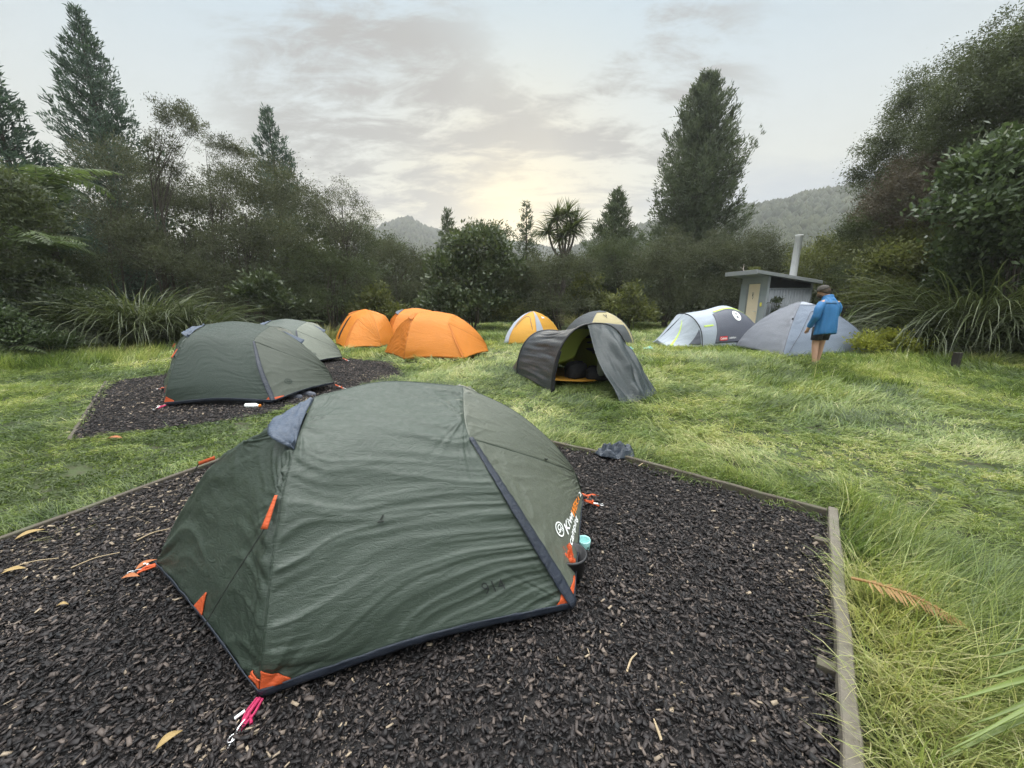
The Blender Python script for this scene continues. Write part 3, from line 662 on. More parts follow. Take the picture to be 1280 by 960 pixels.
scrub(275, 18, [(272, 185, 0, .75, .7, .6), (300, 195, .4, .6, .6, .6), (285, 225, 0, .8, .7, .8)], 'airy thin stemmed tree just left of the slim skyline conifer', mat='manuka', seed=33, ncl=150, nl=34, leaf=.075, spread=.13, stems=2, limbs=36, tr=.055, shell=.3)
scrub(318, 16, [(300, 250, 0, 1.3, 1.2, 1.3), (340, 245, .3, 1.3, 1.2, 1.3), (285, 310, 0, 1.4, 1.2, 1.0), (345, 305, -.4, 1.5, 1.3, 1.1), (320, 355, -.6, 1.6, 1.2, .9)], 'dense rounded grey brown scrub tree beneath the slim skyline conifer', mat='manuka', seed=34, ncl=640, nl=30, spread=.24, shell=.35)
scrub(425, 17, [(428, 255, 0, 1.15, 1.0, .85), (402, 272, .2, .8, .8, .7), (455, 275, 0, .8, .8, .6), (430, 300, 0, 1.2, 1, .6)], 'see-through twiggy tree with a rounded crown left of the far pointed hill', mat='manuka', seed=35, ncl=190, nl=30, leaf=.065, spread=.12, stems=3, limbs=90, tr=.05, shell=.25)
scrub(420, 16.5, [(400, 335, 0, 1.3, 1.1, 1.0), (445, 345, .3, 1.2, 1.1, .9), (415, 380, -.5, 1.4, 1.1, .7), (375, 370, -.3, 1.0, 1, .8)], 'olive green bush under the see-through twiggy tree', mat='manuka_g', seed=36, ncl=420, nl=28, spread=.22, shell=.4, name='shrub', cat='shrub')
scrub(500, 19, [(490, 325, 0, 1.1, 1, .9), (520, 335, .3, 1.0, 1, .9), (500, 375, -.5, 1.5, 1.2, .9), (470, 365, 0, 1.1, 1, 1)], 'soft brownish bush behind the left orange tent', mat='manuka', seed=37, ncl=420, nl=28, spread=.22, shell=.4, name='shrub', cat='shrub')
scrub(590, 18, [(600, 310, 0, 1.3, 1.1, .9), (570, 340, 0, 1.2, 1.1, 1.0), (625, 345, -.2, 1.2, 1.1, .9), (595, 380, -.6, 1.7, 1.2, .8)], 'big leafed dark green tree behind the front orange tent', mat='broad', seed=38, ncl=420, nl=22, leaf=.20, lw=.5, spread=.22, shell=.5, name='broadleaf_tree', stems=4)
scrub(598, 21, [(600, 290, 0, .9, .8, .45), (575, 300, 0, .7, .7, .4), (625, 295, 0, .6, .6, .4)], 'open layered tree whose thin branches show against the sunrise', mat='manuka_g', seed=39, ncl=130, nl=20, leaf=.16, spread=.2, limbs=80, shell=.3, name='broadleaf_tree', stems=3)
scrub(690, 17.8, [(680, 345, 0, 1.4, 1.2, .9), (715, 340, .3, 1.3, 1.2, .9), (650, 360, 0, 1.1, 1.1, .8), (700, 385, -.5, 1.8, 1.2, .7)], 'dark scrub bush under the cabbage tree', mat='manuka', seed=40, ncl=520, nl=28, spread=.24, shell=.4, name='shrub', cat='shrub')
scrub(648, 17.5, [(640, 392, 0, .8, .7, .45), (665, 395, .2, .6, .6, .4)], 'small light green leafy shrub between the front orange and yellow tents', mat='olive', seed=41, ncl=120, nl=20, leaf=.15, lw=.4, spread=.16, name='shrub', cat='shrub', tr=.02)
scrub(775, 20.5, [(765, 320, 0, 1.3, 1.2, 1.1), (785, 345, 0, 1.3, 1.2, 1.1), (745, 355, 0, 1.2, 1.1, 1.0), (770, 385, -.4, 1.6, 1.2, .7)], 'dark feathery scrub tree under the soft pointed conifer', mat='manuka_g', seed=42, ncl=520, nl=28, spread=.24, shell=.4)
scrub(830, 19, [(815, 345, 0, 1.5, 1.4, 1.4), (845, 330, .2, 1.6, 1.4, 1.4), (810, 385, -.3, 1.5, 1.2, .9), (855, 375, -.3, 1.7, 1.2, 1.1)], 'wide rounded dark brown bush behind the grey and lime tent', mat='manuka', seed=43, ncl=800, nl=30, spread=.24, shell=.45, name='shrub', cat='shrub', limbs=40)
scrub(925, 19.5, [(905, 322, 0, 1.6, 1.4, 1.3), (945, 318, .2, 1.4, 1.3, 1.2), (910, 365, -.3, 1.7, 1.2, 1.1), (960, 345, .3, 1.2, 1.2, 1.2), (945, 380, 0, 1.5, 1.2, .8)], 'wide rounded dark brown bush left of and behind the hut', mat='manuka', seed=44, ncl=800, nl=30, spread=.24, shell=.45, name='shrub', cat='shrub', limbs=40)
# ---- cabbage tree
def cabbage(base, h, label, seed, heads):
    rng = np.random.default_rng(seed); b = np.array([base[0], base[1], 0.]); root = thing('cabbage_tree', label, 'tree', b); tubes = []; parts = []
    fork = b + [0, 0, h * .60]; tubes.append(tube_arrays(crv([b, b + [.05, 0, h * .3], fork], 6), [.14, .13, .12, .12, .11, .11, .10], 7))
    for (dx, dy, z) in heads:
        p = b + [dx, dy, z]; tubes.append(tube_arrays(crv([fork, (fork + p) / 2 + [dx * .15, 0, -.12], p], 6), [.08, .07, .06, .055, .05, .05, .05], 6))
        n = 150; d = rdir(rng, n); d[:, 2] = np.abs(d[:, 2]) * 1.1 - .35; az = np.arctan2(d[:, 1], d[:, 0]); el = np.arcsin(np.clip(unit(d)[:, 2], -1, 1))
        v, f = strips(np.repeat(p[None], n, 0), az, el, el - R(1) * rng.uniform(15, 60, n), rng.uniform(.6, 1.05, n), np.full(n, .05), 4, rng); parts.append((v, f, np.repeat(rng.random(n), 4)))
    trunk_build(root, tubes, BARKP); crown_build(root, parts, LM['toe'])
cb_b = at(702, 19); cabbage(cb_b, 5.2, 'cabbage tree with spiky leaf heads on bare forked stems near the glow', 51,
    [(-.75, 0, topz(685, 290, 19)), (-.35, .2, topz(694, 272, 19)), (.1, 0, topz(708, 268, 19)), (.55, .1, topz(718, 280, 19)), (.25, -.3, topz(712, 290, 19)), (-.1, -.2, topz(700, 297, 19))])
# ---- right side
scrub(1040, 17, [(1030, 325, 0, 1.3, 1.2, .75), (1055, 312, .3, 1.2, 1.2, .7), (1045, 350, 0, 1.6, 1.3, .9), (1075, 335, .4, 1.2, 1.2, 1.0)], 'yellowish green rounded shrub right of the vent pipe', mat='olive', seed=61, ncl=480, nl=26, leaf=.13, spread=.22, shell=.5, name='shrub', cat='shrub')
scrub(1120, 16, [(1150, 135, 0, 1.0, 1.0, 1.3), (1125, 185, 0, 1.2, 1.1, 1.3), (1095, 225, .2, .9, .9, 1.0), (1105, 275, 0, 1.0, 1.0, 1.1), (1150, 230, .5, 1.4, 1.3, 1.4)], 'tall feathery dark green tree leaning against the sky left of the right-hand giant', mat='manuka_g', seed=62, ncl=820, nl=42, leaf=.085, spread=.24, shell=.4, upb=-.25, stems=3, tr=.09)
scrub(1262, 12.5, [(1262, 75, 0, 1.5, 1.3, 1.1), (1225, 130, 0, 1.3, 1.3, 1.2), (1300, 100, 0, 1.6, 1.3, 1.6), (1215, 190, .3, 1.3, 1.3, 1.2), (1275, 180, 0, 1.5, 1.3, 1.5)], 'huge dark drooping tree filling the upper right corner', mat='manuka_g', seed=63, ncl=1150, nl=46, leaf=.085, spread=.24, shell=.35, upb=-.35, stems=3, tr=.12)
scrub(1150, 13, [(1120, 255, 0, .9, .9, .8), (1160, 225, .2, 1.1, 1, .8), (1195, 225, 0, 1.0, .9, .8), (1150, 280, -.2, 1.0, .9, .7)], 'reddish brown fine twigged bush in the middle of the right bank', mat='purple', seed=64, ncl=520, nl=32, leaf=.10, lw=.25, spread=.2, shell=.35)
scrub(1245, 10, [(1225, 225, 0, .75, .7, .55), (1265, 205, 0, .9, .8, .7), (1205, 262, -.2, .6, .6, .45), (1255, 270, -.2, .9, .7, .6), (1300, 240, 0, .9, .8, .9), (1215, 305, .1, .7, .6, .5), (1265, 312, .1, .9, .7, .5)], 'glossy big leafed green tree on the right edge', mat='broad_d', seed=65, ncl=560, nl=24, leaf=.16, lw=.5, spread=.2, shell=.5, name='broadleaf_tree', stems=3)
scrub(1130, 12.5, [(1110, 330, 0, .9, .8, .7), (1140, 305, .2, .8, .8, .6), (1165, 345, -.2, .9, .8, .7), (1095, 375, -.3, .9, .7, .7), (1140, 385, -.4, 1.0, .8, .6)], 'olive mixed shrub between the man and the big tussock', mat='olive', seed=66, ncl=460, nl=24, leaf=.13, lw=.4, spread=.2, shell=.4, name='shrub', cat='shrub')
scrub(1235, 11.5, [(1215, 320, 0, 1.0, .8, .8), (1265, 320, 0, 1.0, .8, .9), (1195, 370, 0, .9, .7, .7), (1300, 340, 0, 1.1, .8, 1.1), (1250, 380, .2, 1.2, .8, .8), (1230, 345, -.5, 1.0, .5, .6)], 'shadowy dark green thicket behind the right tussock', mat='broad_d', seed=67, ncl=620, nl=22, leaf=.16, lw=.45, spread=.22, shell=.3, name='shrub', cat='shrub')
scrub(1092, 9.9, [(1085, 432, 0, .35, .3, .22), (1110, 428, .1, .45, .35, .28), (1135, 436, .1, .35, .3, .2)], 'low bright yellow green bush beside the grey dome tent', mat='lime', seed=68, ncl=130, nl=22, leaf=.10, lw=.35, spread=.10, shell=.2, name='shrub', cat='shrub', tr=.012, stems=5)
tussock(at(1205, 10.3), 1400, 3.5, 'big tussock with long drooping blades on the right bank', seed=71, w=.028, r0=.7, e0=(58, 88), e1=(-84, 5))
tussock(at(1290, 9.7), 1000, 3.3, 'big drooping tussock cut off by the right edge', seed=72, w=.028, r0=.6, e0=(58, 88), e1=(-84, 5))
tussock(at(1150, 10.3), 520, 2.1, 'smaller drooping tussock left of the big right-hand tussock', seed=73, w=.024, r0=.45, e0=(45, 85), e1=(-80, -10))
tussock(at(1042, 13.2), 46, 1.6, 'upright flax with stiff pointed leaves behind the man', 'flax', 74, .07, 'flax_plant', .15, (50, 85), (10, 60), 'plant')
scrub(1262, 10.6, [(1240, 355, 0, .8, .5, .6), (1285, 345, 0, .8, .5, .7), (1265, 305, .2, .8, .5, .5), (1205, 345, .2, .6, .5, .5)], 'deep green bush between the glossy tree and the cut-off tussock', mat='broad_d', seed=76, ncl=460, nl=24, leaf=.14, lw=.45, spread=.18, shell=.3, name='shrub', cat='shrub')
scrub(1090, 14.5, [(1085, 290, 0, .9, .9, .9), (1075, 345, 0, 1.0, .9, .8), (1120, 320, .2, 1.0, .9, .9)], 'dark feathery bush under the leaning feathery tree', mat='manuka_g', seed=77, ncl=460, nl=30, spread=.22, shell=.35, name='shrub', cat='shrub')
# ---- left side
scrub(-20, 10.2, [(-10, 250, 0, 1.0, .9, .8), (30, 275, .2, .8, .8, .6), (-40, 340, 0, 1.2, .8, .9)], 'dark olive tree filling the left edge under the ferns', mat='manuka_g', seed=81, ncl=420, nl=28, leaf=.13, spread=.22, shell=.4)
scrub(60, 11, [(20, 395, -.4, .9, .6, .65), (62, 405, -.2, .8, .6, .55), (95, 385, .1, .8, .7, .6), (35, 350, .3, 1.0, .7, .6)], 'small leafed dark green shrub at the left edge of the clearing', mat='broad', seed=82, ncl=420, nl=22, leaf=.11, lw=.45, spread=.17, shell=.5, name='shrub', cat='shrub')
tree_fern(at(-25, 10.6), topz(-10, 285, 10.6), 16, 2.3, 'tree fern with long pale green fronds at the left edge', 83)
tree_fern(at(52, 12.2), topz(60, 318, 12.2), 18, 2.3, 'tree fern spreading broad fronds over the left tussock', 84)
tree_fern(at(95, 13.5), topz(95, 240, 13.5), 15, 2.3, 'tallest tree fern, below the tallest left conifer', 85, mat='fern')
tree_fern(at(5, 9.2), .15, 9, 1.1, 'low ground fern at the bottom of the left shrub', 86, name='ground_fern', npin=18, e0=(30, 70))
tree_fern(at(300, 13.6), .35, 14, 1.4, 'low ground fern behind the second green tent', 87, name='ground_fern', npin=18, e0=(20, 60))
tree_fern(at(365, 14.4), .35, 12, 1.3, 'low ground fern right of the one behind the second green tent', 88, name='ground_fern', npin=18, e0=(20, 60))
tussock(at(178, 11.9), 1300, 2.7, 'large shaggy tussock at the left edge of the clearing', seed=89, w=.034, r0=.65, e0=(52, 88), e1=(-75, 20))
tussock(at(240, 12.4), 700, 2.6, 'shaggy tussock just right of the largest left one', seed=90, w=.027, r0=.6, e0=(48, 88), e1=(-70, 0))
tussock(at(722, 17.2), 300, 1.4, 'straw coloured tussock between the yellow and tan tents', 'toe_y', 91, .022, r0=.35, e0=(60, 88), e1=(-60, 10))
tussock(at(412, 13.8), 160, .9, 'small tussock in front of the left orange tent', 'toe_y', 92, .014, r0=.3, e0=(60, 88), e1=(-30, 30))
scrub(20, 13.5, [(0, 330, 0, 1.3, 1.0, 1.2), (50, 350, 0, 1.2, 1.0, 1.1), (100, 345, .4, 1.1, 1.0, 1.0), (25, 280, .5, 1.3, 1.0, 1.0)], 'dark green bush behind the tree ferns on the left', mat='manuka_g', seed=93, ncl=620, nl=30, spread=.24, shell=.35, name='shrub', cat='shrub')
scrub(215, 14.5, [(200, 330, 0, 1.0, .9, .8), (245, 345, .2, 1.0, .9, .8), (270, 375, 0, 1.0, .8, .6), (170, 300, .2, .9, .9, .8)], 'dark brown green bush behind the largest left tussock', mat='manuka', seed=94, ncl=480, nl=30, spread=.22, shell=.35, name='shrub', cat='shrub')
scrub(250, 19, [(215, 255, 0, 1.4, 1.2, 1.3), (255, 262, 0, 1.3, 1.2, 1.2), (380, 265, 0, 1.2, 1.2, 1.4), (235, 320, 0, 1.5, 1.2, 1.0)], 'tall dark scrub tree behind the two airy thin stemmed trees', mat='manuka', seed=95, ncl=640, nl=30, spread=.25, shell=.3)
scrub(8, 9.6, [(-10, 405, 0, .7, .5, .5), (25, 420, 0, .5, .4, .35), (60, 428, .2, .5, .4, .3)], 'low dark leafy shrub at the left edge behind the tall grass', mat='broad_d', seed=96, ncl=260, nl=24, leaf=.10, lw=.45, spread=.13, shell=.4, name='shrub', cat='shrub', tr=.02)
scrub(455, 21, [(440, 300, 0, 1.4, 1.1, 1.2), (480, 318, 0, 1.3, 1.1, 1.0), (395, 290, 0, 1.4, 1.1, 1.2)], 'dark bush behind the see-through twiggy tree', mat='manuka_g', seed=97, ncl=560, nl=30, spread=.25, shell=.35, name='shrub', cat='shrub')
for (u, Y, v, sd, mt, lab) in ((472, 16.2, 388, 111, 'olive', 'light olive leafy shrub right behind the left orange tent'), (552, 16.8, 385, 112, 'broad', 'low dark leafy shrub under the big leafed tree'), (786, 17.2, 388, 113, 'olive', 'olive leafy shrub at the foot of the wide rounded brown bush'), (330, 14.2, 372, 114, 'broad', 'dark leafy shrub behind the third green tent'), (735, 18.2, 372, 115, 'olive', 'pale leafy shrub right of the cabbage tree trunk')):
    scrub(u, Y, [(u - 14, v, 0, .7, .6, .55), (u + 16, v + 6, .1, .65, .6, .5), (u, v - 18, .1, .55, .5, .5)], lab, mat=mt, seed=sd, ncl=110, nl=20, leaf=.17, lw=.42, spread=.15, shell=.45, name='shrub', cat='shrub', tr=.02)
# ---- the dark bush farther back that closes the gaps, one mass
def backdrop():
    rng = np.random.default_rng(99); parts = []; n = 0
    spec = [(-200, 262, 21), (-60, 262, 22), (60, 255, 22), (130, 255, 22), (185, 262, 23), (265, 262, 22), (330, 262, 22), (400, 285, 22), (460, 312, 24), (520, 322, 25), (580, 318, 25), (640, 325, 25), (700, 325, 25), (760, 325, 25), (820, 310, 26), (880, 310, 26), (940, 318, 26), (1000, 330, 24), (1060, 320, 22), (1110, 290, 20), (1170, 250, 18), (1240, 220, 17), (1330, 200, 17), (1450, 200, 17)]
    for (u, v, Y) in spec:
        b = np.array([*at(u, Y), 0]); h = topz(u, v, Y); k = 620
        P = b + rng.normal(0, 1, (k, 3)) * [1.5, 1.0, 0] + np.stack([0 * rng.random(k), 0 * rng.random(k), h * rng.random(k) ** 1.35 * rng.uniform(.75, 1.08, k)], 1)
        rep = np.repeat(np.arange(k), 16); N = len(rep); Q = P[rep] + rng.normal(0, .28, (N, 3)); d = unit(rdir(rng, N) + [0, -.3, .4]); ct = rng.random(k)
        vv, ff = leaf_quads(Q, d, .22 * rng.uniform(.6, 1.3, N), .10 * rng.uniform(.6, 1.3, N), rng); parts.append((vv, ff, np.clip(ct[rep] * .7 + rng.random(N) * .3, 0, 1)))
    for kk, mt, lab in ((0, 'manuka', 'continuous dark brown scrub closing the view behind the trees'), (1, 'manuka_g', 'patches of greener scrub closing the view behind the trees'), (2, 'broad', 'patches of dark leafy bush closing the view behind the trees')):
        V = []; Fs = []; T = []; n = 0
        for a, b, c in parts[kk::3]: V.append(a); Fs.append(b + n); T.append(c); n += len(a)
        tag(np_mesh('background_bush', np.vstack(V), np.vstack(Fs), LM[mt], tint=np.concatenate(T)), lab, 'scrub', kind='stuff')
backdrop()
# ================================================================== GRASS
def mat_grass():
    m, t, o = new_mat('grass_blade'); at = t.new('ShaderNodeAttribute', attribute_name='tint').outputs['Fac']
    tc = t.new('ShaderNodeTexCoord').outputs['Object']; n = t.noise(tc, .55, 4); n2 = t.noise(tc, 2.6, 3)
    c = t.ramp(at, [(0.0, (.050, .078, .022)), (.40, (.150, .205, .055)), (.75, (.27, .32, .105)), (.93, (.41, .43, .19)), (1.0, (.50, .47, .26))])
    c = t.mix(t.math('MULTIPLY', t.maprange(n, .42, .66), .55), c, t.mix(1.0, c, (1.15, 1.06, .84), 'MULTIPLY'))
    c = t.mix(t.math('MULTIPLY', t.maprange(n2, .5, .7), .5), c, t.mix(1.0, c, (.70, .88, .98), 'MULTIPLY'))
    b = t.new('ShaderNodeBsdfPrincipled'); t.l.new(c, b.inputs['Base Color']); b.inputs['Roughness'].default_value = .42; b.inputs['Specular IOR Level'].default_value = .5
    tr = t.new('ShaderNodeBsdfTranslucent'); t.l.new(t.mix(1.0, c, (1.3, 1.35, .9), 'MULTIPLY'), tr.inputs[0])
    mx = t.new('ShaderNodeMixShader'); mx.inputs[0].default_value = .35; t.l.new(b.outputs[0], mx.inputs[1]); t.l.new(tr.outputs[0], mx.inputs[2])
    t.l.new(mx.outputs[0], o.inputs[0]); return m
GRASS = mat_grass()
FIELD = np.array([(-18, 6), (-17, 11), (-13, 12.4), (-11, 12.4), (-9.5, 15), (-6.5, 18.5), (-2, 21.5), (3, 22.5), (9, 22.5), (14, 18), (13, 11.5), (15, 9.6), (17, 6), (8, 1.2), (2.6, .3), (.2, -.6), (2.2, 2.4), (-1.8, 5.2), (-3.5, 1.8), (-4.2, .2), (-9, 1.5)])
def grass(dens_tuft, per, ymin, ymax, seed, lmin, lmax, width, name, label, ns=3, sig=.05, flop=1.0, region=None, tb=0.0, short=None):
    rng = np.random.default_rng(seed); n = int(26 * (ymax - ymin) * dens_tuft) * 2
    y = ymin + (ymax - ymin) * rng.random(n); x = rng.uniform(-1, 1, n) * (y * 1.52 + 1.2)
    keep = rng.random(n) < (y * 1.52 + 1.2) * 2 / (26 * 2.0) if region is None else np.ones(n, bool)
    keep &= inside(x, y, FIELD) if region is None else inside(x, y, region)
    x, y = x[keep], y[keep]; n = len(x)
    # per-tuft character
    hd = 2 * math.pi * 1.6 * fbm(x * .42, y * .42, 5, 3) + rng.normal(0, .55, n)
    tall = fbm(x * .55 + 9, y * .55, 7, 3); tl = lmin + (lmax - lmin) * np.clip(tall * 1.5 - .25 + rng.normal(0, .12, n), 0, 1)
    dedge = np.minimum(polydist(x, y, PAD1), polydist(x, y, PAD2)); tl *= np.interp(dedge, [0, .15, .6], [.75, .85, 1.0])
    # the trodden strip between the two pads and around the tents is shorter
    strip = np.exp(-((x + 3.6) / 1.6) ** 2 - ((y - 4.0) / 1.0) ** 2); tl *= 1 - .35 * strip
    ttint = np.clip(.43 + 1.3 * (fbm(x * .8, y * .8, 31, 3) - .5) + .5 * (vn(x * 4.5, y * 4.5, 33) - .5) + rng.normal(0, .15, n) + tb, .02, .9)
    rep = np.repeat(np.arange(n), per); N = len(rep)
    bx = x[rep] + rng.normal(0, sig, N); by = y[rep] + rng.normal(0, sig, N)
    ok = ~(inside(bx, by, PAD1) & (polydist(bx, by, PAD1) > .0)) & ~(inside(bx, by, PAD2) & (polydist(bx, by, PAD2) > .10 * vn(bx * 4, by * 4, 3)))
    rep, bx, by = rep[ok], bx[ok], by[ok]; N = len(rep)
    B0 = np.stack([bx, by, np.zeros(N)], 1); az = hd[rep] + rng.normal(0, .75, N)
    L = tl[rep] * rng.uniform(.45, 1.15, N); fl = np.clip(flop * (.45 + .9 * fbm(x * .6 + 3, y * .6, 77, 3)), 0, 1.4)[rep]
    e0 = R(1) * np.clip(rng.normal(74, 10, N) - 18 * fl, 25, 90); e1 = R(1) * (62 - 92 * fl + rng.normal(0, 22, N))
    v, f = strips(B0, az, e0, e1, L, width * rng.uniform(.6, 1.3, N) * np.interp(by, [2, 6, 18], [.85, 1.1, 1.9]), ns, rng)
    v[:, 2] = np.maximum(v[:, 2], .005 + .03 * rng.random(len(v)))
    ti = np.clip(ttint[rep] + rng.normal(0, .12, N) + (rng.random(N) < .05) * .4, 0, 1)
    o = np_mesh(name, v, f, GRASS, tint=np.repeat(ti, ns)); return tag(o, label, 'grass', kind='stuff')
grass(150, 16, .3, 4.2, 201, .07, .26, .0050, 'grass', 'long wet grass nearest the camera around the pads', sig=.035, ns=4)
grass(125, 14, 4.0, 8.2, 202, .09, .30, .0070, 'grass', 'long flattened wet grass across the middle of the clearing', sig=.045)
grass(42, 16, 8.0, 22.5, 203, .12, .34, .0095, 'grass', 'lush grass at the far side of the clearing', sig=.07, flop=.8)
TALL = np.array([(2.36, 2.48), (2.75, 2.9), (2.55, 1.6), (1.75, .55), (.92, .5), (1.17, .88)])
grass(120, 10, .3, 3.1, 204, .22, .42, .0045, 'tall_grass', 'tall yellowish seeding grass along the right timber board', sig=.03, flop=.45, region=TALL, tb=.28, ns=4)
EDGE = np.array([(2.33, 2.52), (1.10, 3.52), (.1, 4.14), (.3, 4.4), (1.3, 3.8), (2.6, 2.75)])
grass(60, 10, 2.6, 4.4, 205, .12, .26, .0050, 'tall_grass', 'upright grass behind the back timber board', sig=.03, flop=.5, region=EDGE, tb=.1)
grass(26, 5, .3, 3.1, 208, .40, .66, .0032, 'seed_stalks', 'thin upright seed stalks along the right timber board', sig=.03, flop=.22, region=TALL, tb=.34, ns=4)
EDGEL = np.array([(-2.0, 5.6), (-3.55, 1.6), (-3.85, 1.7), (-2.3, 5.7)])
grass(60, 9, 1.4, 5.8, 209, .10, .24, .0055, 'tall_grass', 'grass leaning over the left timber board of the near pad', sig=.035, flop=.5, region=EDGEL, tb=.05)
CLUMP = np.array([(2.9, 5.3), (4.5, 7.6), (5.2, 10.6), (7.0, 9.3), (9.8, 9.9), (10.5, 8.2), (6.0, 6.0), (4.2, 4.4)])
grass(3.2, 60, 4.4, 10.6, 210, .24, .44, .0085, 'tall_grass', 'unmown grass clumps in front of the grey tents and the man', sig=.13, flop=.75, region=CLUMP, tb=-.03)
CLUMP2 = np.array([(-3.4, 9.9), (-3.2, 11.2), (-4.6, 11.6), (-5.4, 10.6), (-3.0, 9.2)])
grass(6, 60, 9, 12, 211, .25, .45, .010, 'tall_grass', 'unmown grass clumps in front of the left orange tent', sig=.12, flop=.6, region=CLUMP2, tb=.04)
LEFTT = np.array([(-13, 9.0), (-9.6, 11.8), (-6.8, 13.5), (-6.3, 12), (-8.3, 9.6), (-11, 7.4)])
grass(26, 14, 7, 14, 206, .28, .55, .010, 'tall_grass', 'tall lush grass at the foot of the left tussocks', sig=.06, flop=.45, region=LEFTT, tb=.05)
RIGHTT = np.array([(8.8, 8.4), (15, 8.8), (14, 10.2), (9.5, 10.2)])
grass(26, 14, 7, 11, 207, .25, .5, .010, 'tall_grass', 'tall lush grass at the foot of the right tussocks', sig=.06, flop=.6, region=RIGHTT, tb=.0)
# ================================================================== TENTS
O0 = np.array([-.75, 2.05, 0.])
# anchor points of the near tent, in metres
A_ = G(325, 866, .075); B_ = G(716, 756, .075); C_ = G(196, 704, .07)
S1 = D(368, 562, 1.62); H1 = D(393, 497, 1.95); R_ = D(482, 477, 2.16); H2 = D(578, 483, 2.35); S2 = D(587, 548, 1.95)
m1 = D(347, 655, 1.42); m1b = D(331, 790, 1.235)
m2 = D(651, 650, 1.74)
Dd = np.array([.52, 2.58, .13]); Q_ = D(718, 590, 2.56); q1 = D(640, 512, 2.42); q2 = D(690, 553, 2.5)
V_ = D(343, 533, 1.75); v1 = D(275, 573, 1.83); v2 = D(226, 640, 1.90)
A2 = np.array([-1.50, 2.56, .07]); B2 = np.array([-.20, 3.00, .07]); S1b = np.array([-1.24, 2.33, .88]); S2b = np.array([-.30, 2.76, .84])
def hoop_tent(loc, rot, seed, mats, label, name='dome_tent', group=None, hi=1.0, scale=1.0, kit='green', cat='tent'):
    """two-hoop hiking tent: body between the hoops, a tapering vestibule at either end, vents at the hoop tops"""
    root = thing(name, label, cat, loc, group); c, s_ = math.cos(rot), math.sin(rot); loc = np.array([loc[0], loc[1], 0.])
    def T(p):
        q = (np.array(p) - O0) * scale; return np.array([q[0] * c - q[1] * s_ + loc[0], q[0] * s_ + q[1] * c + loc[1], q[2]])
    TT = lambda *ps: [T(p) for p in ps]
    nu, nv = int(170 * hi), int(190 * hi); amp = 1.0 if hi == 1 else .42
    mF, mF2, mD, mN = mats['fly'], mats['fly2'], mats['deep'], mats['trim']
    sag = lambda a, b, d=.03: [a, (a + b) / 2 + np.array([0, 0, d]), b]
    # body
    h2c = crv(TT(B_, m2, S2, H2), 80); k2 = int(np.argmin(np.linalg.norm(h2c - T(S2), axis=1))); h2lo, h2up = h2c[:k2 + 1], h2c[k2:]
    h1c = crv(TT(A_, m1b, m1, S1, H1), 80); k1 = int(np.argmin(np.linalg.norm(h1c - T(S1), axis=1))); h1lo = h1c[:k1 + 1]
    S2x, S1x = h2c[k2], h1c[k1]
    front = coons(TT(*sag(A_, B_, .045)), TT(H1, R_, H2), TT(A_, m1b, m1, S1, H1), TT(B_, m2, S2, H2), nu, nv)
    gf = wrinkle(front, seed, .0085 * amp, -.028, 11, 1.3, .5)
    back = coons(TT(*sag(B2, A2)), TT(H2, R_, H1), TT(B2, S2b, H2), TT(A2, S1b, H1), max(10, nu // 3), max(10, nv // 3))
    gb = wrinkle(back, seed + 1, .012, -.02, 8, 1.6)
    cloth('fly', [gf, gb], mF, root)
    # right vestibule: upper flap above a cross seam, panel below, rear panel
    rl = coons(TT(*sag(B_, Dd, .03)), [S2x] + TT((S2 + Q_) / 2 + np.array([.02, -.02, .01]), Q_), h2lo, TT(Dd, Q_), nu // 2, nv // 2 + 2)
    grl = wrinkle(rl, seed + 2, .006, -.012, 3, 5, .1)
    ru = coons([S2x] + TT((S2 + Q_) / 2 + np.array([.02, -.02, .01]), Q_), TT(H2, q1, q2, Q_), h2up, TT(Q_, Q_ + np.array([0, 0, .001])), nu // 2, nv // 3 + 2)
    gru = wrinkle(ru, seed + 3, .005, .0, 4, 3)
    rb = coons(TT(*sag(Dd, B2)), TT(q1, H2), TT(Dd, Q_, q2, q1), TT(B2, S2b, H2), nu // 3 + 4, nv // 3 + 4)
    cloth('vestibule', [grl, gru, wrinkle(rb, seed + 4, .008, -.01)], mF2, root)
    # left vestibule
    lf = coons(TT(*sag(C_, A_, .03)), TT(V_, (V_ + S1) / 2 + np.array([0, 0, -.02]), S1), TT(C_, v2, v1, V_), h1lo, nu // 2, nv // 2 + 2)
    glf = wrinkle(lf, seed + 5, .016, -.02, 4, 2.4, .8)
    lb = coons(TT(*sag(A2, C_)), TT(S1b, V_), TT(A2, S1b), TT(C_, v2, v1, V_), nu // 3 + 4, nv // 3 + 4)
    cloth('vestibule', [glf, wrinkle(lb, seed + 6, .008, -.01)], mD, root)
    # vent hood at the top of each vestibule
    tip = V_ + np.array([-.01, -.03, .015])
    vh = coons(TT(tip, (tip + S1) / 2 + np.array([-.015, -.05, .02]), S1), TT(H1, (H1 + S1) / 2 + np.array([.0, -.01, .02]), S1 + np.array([0, 0, .01])), TT(tip, (tip + H1) / 2 + np.array([0, 0, .015]), H1), TT(S1, S1 + np.array([0, 0, .01])), 26, 14)
    cloth('vent_hood', [wrinkle(vh, seed + 7, .016, -.01, 7, 2)], mats['vent'], root, .006)
    vr = np.array([0, 0, .022]); e0 = q1 * .55 + H2 * .45 + vr; e1 = q1 * .55 + q2 * .45 + vr; ee = q1 * .7 + q2 * .3 + np.array([.03, .09, .03])
    if kit == 'green' and hi < 1:
        vv = coons(TT(e0, (e0 + ee) / 2), TT(e1, ee), TT(e0, e1), TT((e0 + ee) / 2, ee), 10, 8); cloth('vent_hood', [vv], mats['vent'], root, .006)
